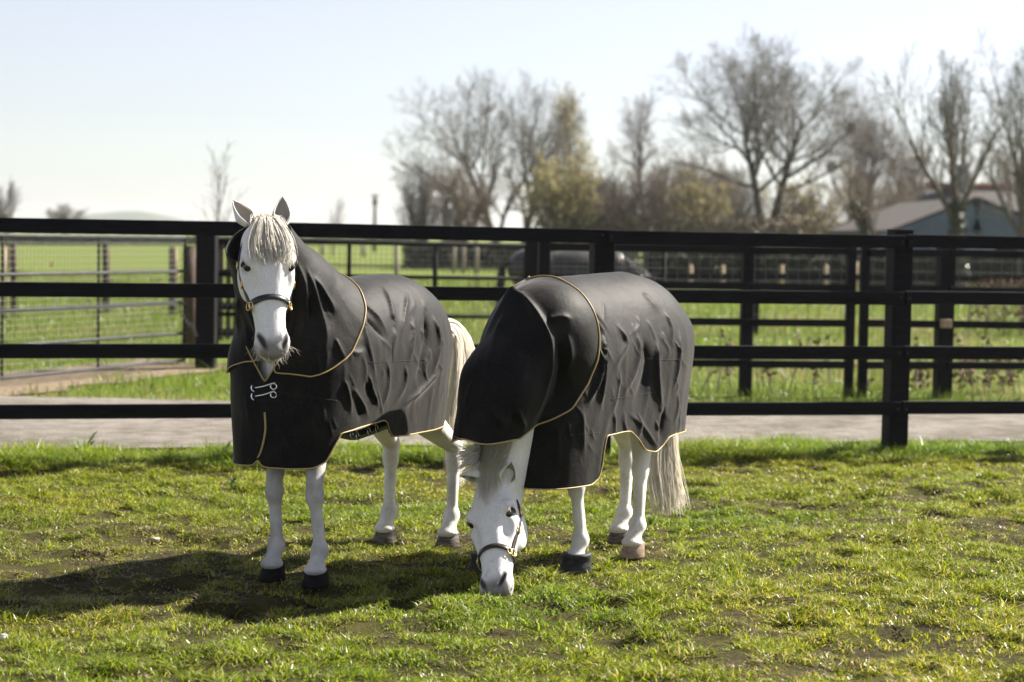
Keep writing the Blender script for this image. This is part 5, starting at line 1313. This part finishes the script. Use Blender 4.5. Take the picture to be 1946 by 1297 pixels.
# grass of the verge and field beyond the road
def far_grass(name, n, y0, y1, hmin, hmax, wd0, seed, cond):
    r = np.random.RandomState(seed); y = y0 * (y1 / y0) ** r.rand(n); x = (r.rand(n) * 2 - 1) * (y * .30 + 1.5); k = cond(x, y); x, y = x[k], y[k]; n = len(x)
    t = nzB.fbm(x * 1.6, y * 1.6, 3); h = (hmin + (hmax - hmin) * r.rand(n) ** 2 * np.clip(t * 2, .3, 1.6)); col = pick(r, n, [(.10, .155, .014), (.135, .19, .018), (.175, .22, .03), (.07, .115, .012)], (.3, .35, .25, .1)); br = nzA.fbm(x * .5 + 3, y * .5, 3)
    col = np.where((br > .60)[:, None] & (r.rand(n, 1) < .5), np.array([.25, .20, .09]), col)
    V, Q, T, C = blades(np.stack([x, y, np.full(n, .004)], 1), h, wd0 * (.7 + .6 * r.rand(n)) * (y / y0), r.randn(n, 2) * h[:, None] * .5, col, r, 2); link(name, mesh_from(name, V, [Q, T], M['grass'], False, C), kind='stuff')
def beyond(x, y):
    s = fence_side(x, y); gate = (x < at(395, 600, 19)[0] * y / 19 + .1) & (s > 99); q = (np.stack([x, y], -1) - GA) @ GN; gate = (x < -2.9) & (q > -.5) & (q < .9); e = nzC.fbm(x * .9, y * .9, 3)
    return (s > 3.4 + .95 * smooth01((3.2 - (x - FA[0]) * FD[0] - (y - FA[1]) * FD[1]) / 3.5) + .25 * (e - .5)) & ~(gate & (e < .62))
far_grass('verge_grass', 170000, 15.0, 60, .03, .17, .006, 17, beyond)
# broad-leaved weeds along the fence and a few in the turf
def weed(label, px, base, hgt, seed, group='broad-leaved weeds in the paddock'):
    P = gnd(px, base); r = np.random.RandomState(seed); root = thing('weed', label, 'weed', P, group=group); V = []; F4 = []
    for k in range(11):
        a = r.rand() * 6.28; L = hgt * (.6 + .6 * r.rand()); d = np.array([math.cos(a), math.sin(a), 0]); s_ = np.array([-d[1], d[0], 0]); up = .6 + .9 * r.rand(); b0 = len(V)
        for i in range(5):
            t = i / 4; c = d * L * .55 * t + np.array([0, 0, L * up * (t - .35 * t * t)]); w_ = L * .11 * math.sin(math.pi * min(.97, t * .85 + .12)); V += [c - s_ * w_, c + s_ * w_ + [0, 0, .004]]
        F4 += [[b0 + 2 * i, b0 + 2 * i + 1, b0 + 2 * i + 3, b0 + 2 * i + 2] for i in range(4)]
    col = np.tile([[.07, .125, .018]], (len(V), 1)) * (.8 + .4 * r.rand(len(V), 1)); link('leaf_rosette', mesh_from('leaf_rosette', V, [np.array(F4)], M['grass'], True, col), root)
    m = MB(); m.tube([(0, 0, -.01), (.004, 0, hgt * .5), (0, .004, hgt * .95)], [.003, .002, .001], 5); m.build('stem', M['weed_stem'], root, True)
M['weed_stem'] = Mat('weed_stem', .6, (.08, .12, .025)).m
for k, (px, bs, h_, lab) in enumerate([(160, 862, .13, 'tall leafy weed under the fence at the left'), (440, 925, .055, 'docken weed in the turf left of the forelegs of the standing pony'), (745, 868, .12, 'leafy weed behind the hind legs of the standing pony'), (425, 870, .09, 'leafy weed under the bottom rail left of the standing pony'), (1320, 865, .10, 'leafy weed under the fence right of the pale tail'), (1235, 998, .05, 'small weed beside the pale hoof of the grazing pony')]): weed(lab, px, bs, h_, 200 + k)
# stones and the scrap at the left edge
def stone(label, px, py, size, seed, col):
    P = gnd(px, py); bm = bmesh.new(); bmesh.ops.create_icosphere(bm, subdivisions=3, radius=1); r = np.random.RandomState(seed); f = r.randn(3, 3)
    for v in bm.verts:
        q = np.array(v.co); k = 1 + .18 * math.sin(f[0] @ q * 2) + .14 * math.sin(f[1] @ q * 3.1); v.co = Vector((q[0] * size * k, q[1] * size * .8 * k, q[2] * size * .55 * k))
    me = bpy.data.meshes.new('stone'); bm.to_mesh(me); bm.free(); me.materials.append(two_tone('stone', col, tuple(c * 1.5 for c in col), 30, .8, .3, .4)); me.polygons.foreach_set('use_smooth', [True] * len(me.polygons)); o = link('stone', me, None, label=label, category='stone'); o.location = (P[0], P[1], gz(P[0], P[1]) + size * .3)
stone('brownish stone in the turf left of the standing pony', 294, 1024, .022, 1, (.28, .22, .17))
stone('pale grey stone at the left edge of the turf', 6, 1213, .016, 2, (.42, .42, .45))
sc.cycles.use_denoising = True
# ---------------------------------------------------------------- air
hm = bpy.data.materials.new('air'); hm.use_nodes = True; t_ = hm.node_tree; t_.nodes.clear()
pv = t_.nodes.new('ShaderNodeVolumePrincipled'); pv.inputs['Density'].default_value = .0002; pv.inputs['Color'].default_value = (.93, .95, 1, 1); pv.inputs['Anisotropy'].default_value = .3
mo = t_.nodes.new('ShaderNodeOutputMaterial'); t_.links.new(pv.outputs[0], mo.inputs['Volume'])
mb = MB(); mb.box((0, 1230, 13), (1960, 2540, 28.5)); hz_o = mb.build('haze', hm, None, kind='stuff')
